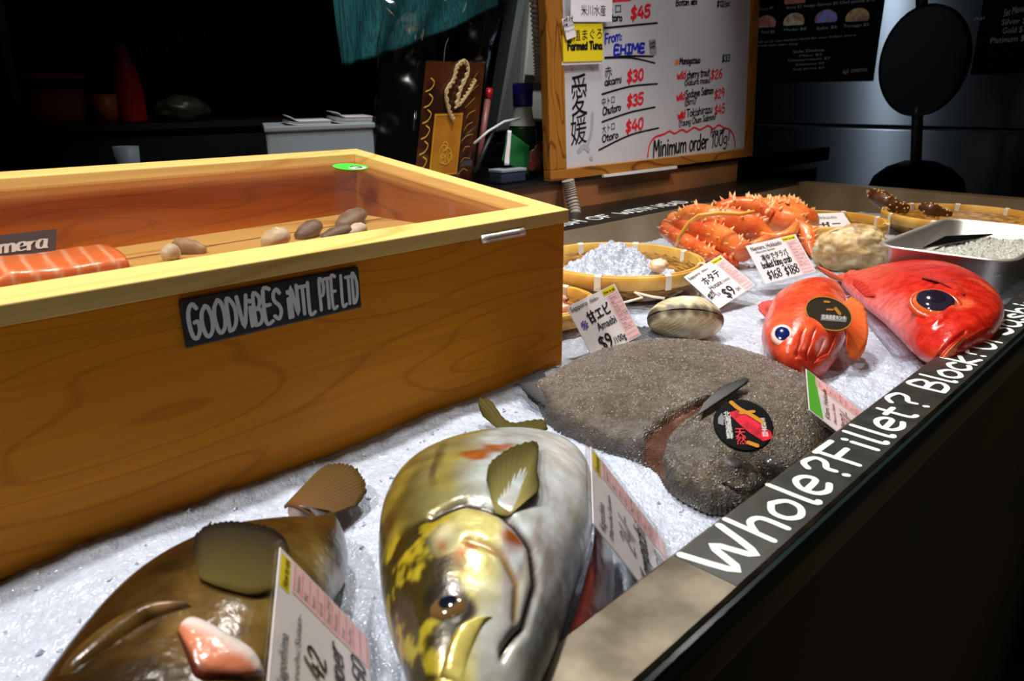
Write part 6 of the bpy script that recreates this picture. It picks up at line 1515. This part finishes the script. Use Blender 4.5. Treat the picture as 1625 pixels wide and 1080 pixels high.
poster('black sushi menu poster left of the round black disc', 2.155, pB.y, pA.z, 1.15, [
    ('Tuna $6', T(90, 180), T(165, 176), .014), ('Madai $8', T(215, 168), T(335, 160), .014), ('Saba $6', T(390, 160), T(500, 150), .014), ('Tamago $5', T(535, 148), T(670, 138), .014),
    ('Add on to any donburi bowl for two dollars more', T(60, 232), T(600, 192), .010), ('served with miso soup', T(60, 252), T(290, 238), .010), ('Side Dishes', T(265, 285), T(430, 274), .014),
    ('Miso $3', T(300, 304), T(420, 296), .010), ('Chawanmushi $7', T(235, 330), T(465, 316), .011), ('Edamame $5', T(280, 352), T(430, 342), .010), ('Soft Drink $3', T(265, 378), T(430, 366), .010), ('aji menu', T(530, 395), T(660, 380), .022),
    ('Otoro $9', T(80, 60), T(160, 45), .012), ('Ikura $7 Anago Salmon $5 Chef special $12', T(230, 48), T(700, 5), .013)],
    [(T(118, 130)[0], T(118, 130)[1], lin(196, 120, 90), lin(150, 70, 50)), (T(268, 118)[0], T(268, 118)[1], lin(190, 170, 130), lin(150, 90, 50)), (T(440, 102)[0], T(440, 102)[1], lin(120, 120, 200), lin(140, 60, 40)), (T(608, 95)[0], T(608, 95)[1], lin(200, 140, 60), lin(130, 80, 30)), (T(275, 2)[0], T(275, 2)[1], lin(190, 80, 50), lin(150, 60, 40))])
pA, pB = atx(1540, 118, xf), atx(1660, 112, xf)
poster('black menu poster at the far right listing Silver Gold and Platinum', pA.y, pB.y, pA.z, 1.15, [('Silver $98', T(1380, 135), T(1560, 118), .024), ('Gold $128', T(1385, 180), T(1550, 166), .024), ('Platinum $168', T(1320, 232), T(1570, 212), .024), ('Set Menu', T(1390, 90), T(1500, 60), .030), ('Aji', T(1225, 112), T(1290, 100), .012)], [])
# black round stand in front of the fridge
xs_ = 3.35
ST = thing('round_stand', 'black round disc on a dark stem with a round base before the fridge', 'stand', atx(1452, 300, xs_))
def xdisc(name, px, py, rp, m, par, th=.03, kx=1.0):
    c_ = atx(px, py, xs_); ex = (atx(px + rp, py, xs_) - c_).length; ez = (atx(px, py - rp * kx, xs_) - c_).length
    mb = MB(); N_ = 56; v = []
    for dx, k in ((0, .95), (-.006, 1), (th, 1), (th + .006, .95)):
        for i in range(N_): v.append(Vector((xs_ + dx, c_.y + ex * k * math.cos(2 * math.pi * i / N_), c_.z + ez * k * math.sin(2 * math.pi * i / N_))))
    f = [(r * N_ + i, r * N_ + (i + 1) % N_, (r + 1) * N_ + (i + 1) % N_, (r + 1) * N_ + i) for r in range(3) for i in range(N_)] + [tuple(range(N_)), tuple(range(4 * N_ - 1, 3 * N_ - 1, -1))]
    return mb.add(v, f).make(name, m, par, False)
dm = mat('disc_black', lin(7, 8, 9), 0.6, spec=.2)
xdisc('disc', 1463, 97, 72, dm, ST, .05, 1.24)
a, b = atx(1456, 180, xs_ + .02), atx(1452, 300, xs_ + .02)
MB().tube([b - Vector((0, 0, .25)), b, a, a + Vector((0, 0, .03))], .021, 14).make('stem', M_['black'], ST)
c_ = atx(1452, 290, xs_); MB().lathe([(0, -.11), (.185, -.11), (.19, -.05), (.165, .02), (.12, .06), (.06, .085), (0, .092)], (xs_ + .02, c_.y, c_.z), 48).make('base', dm, ST)
MB().tube([atx(1462, -60, xs_ + .03), atx(1463, 20, xs_ + .03)], .022, 12).make('upper_stem', M_['black'], ST)
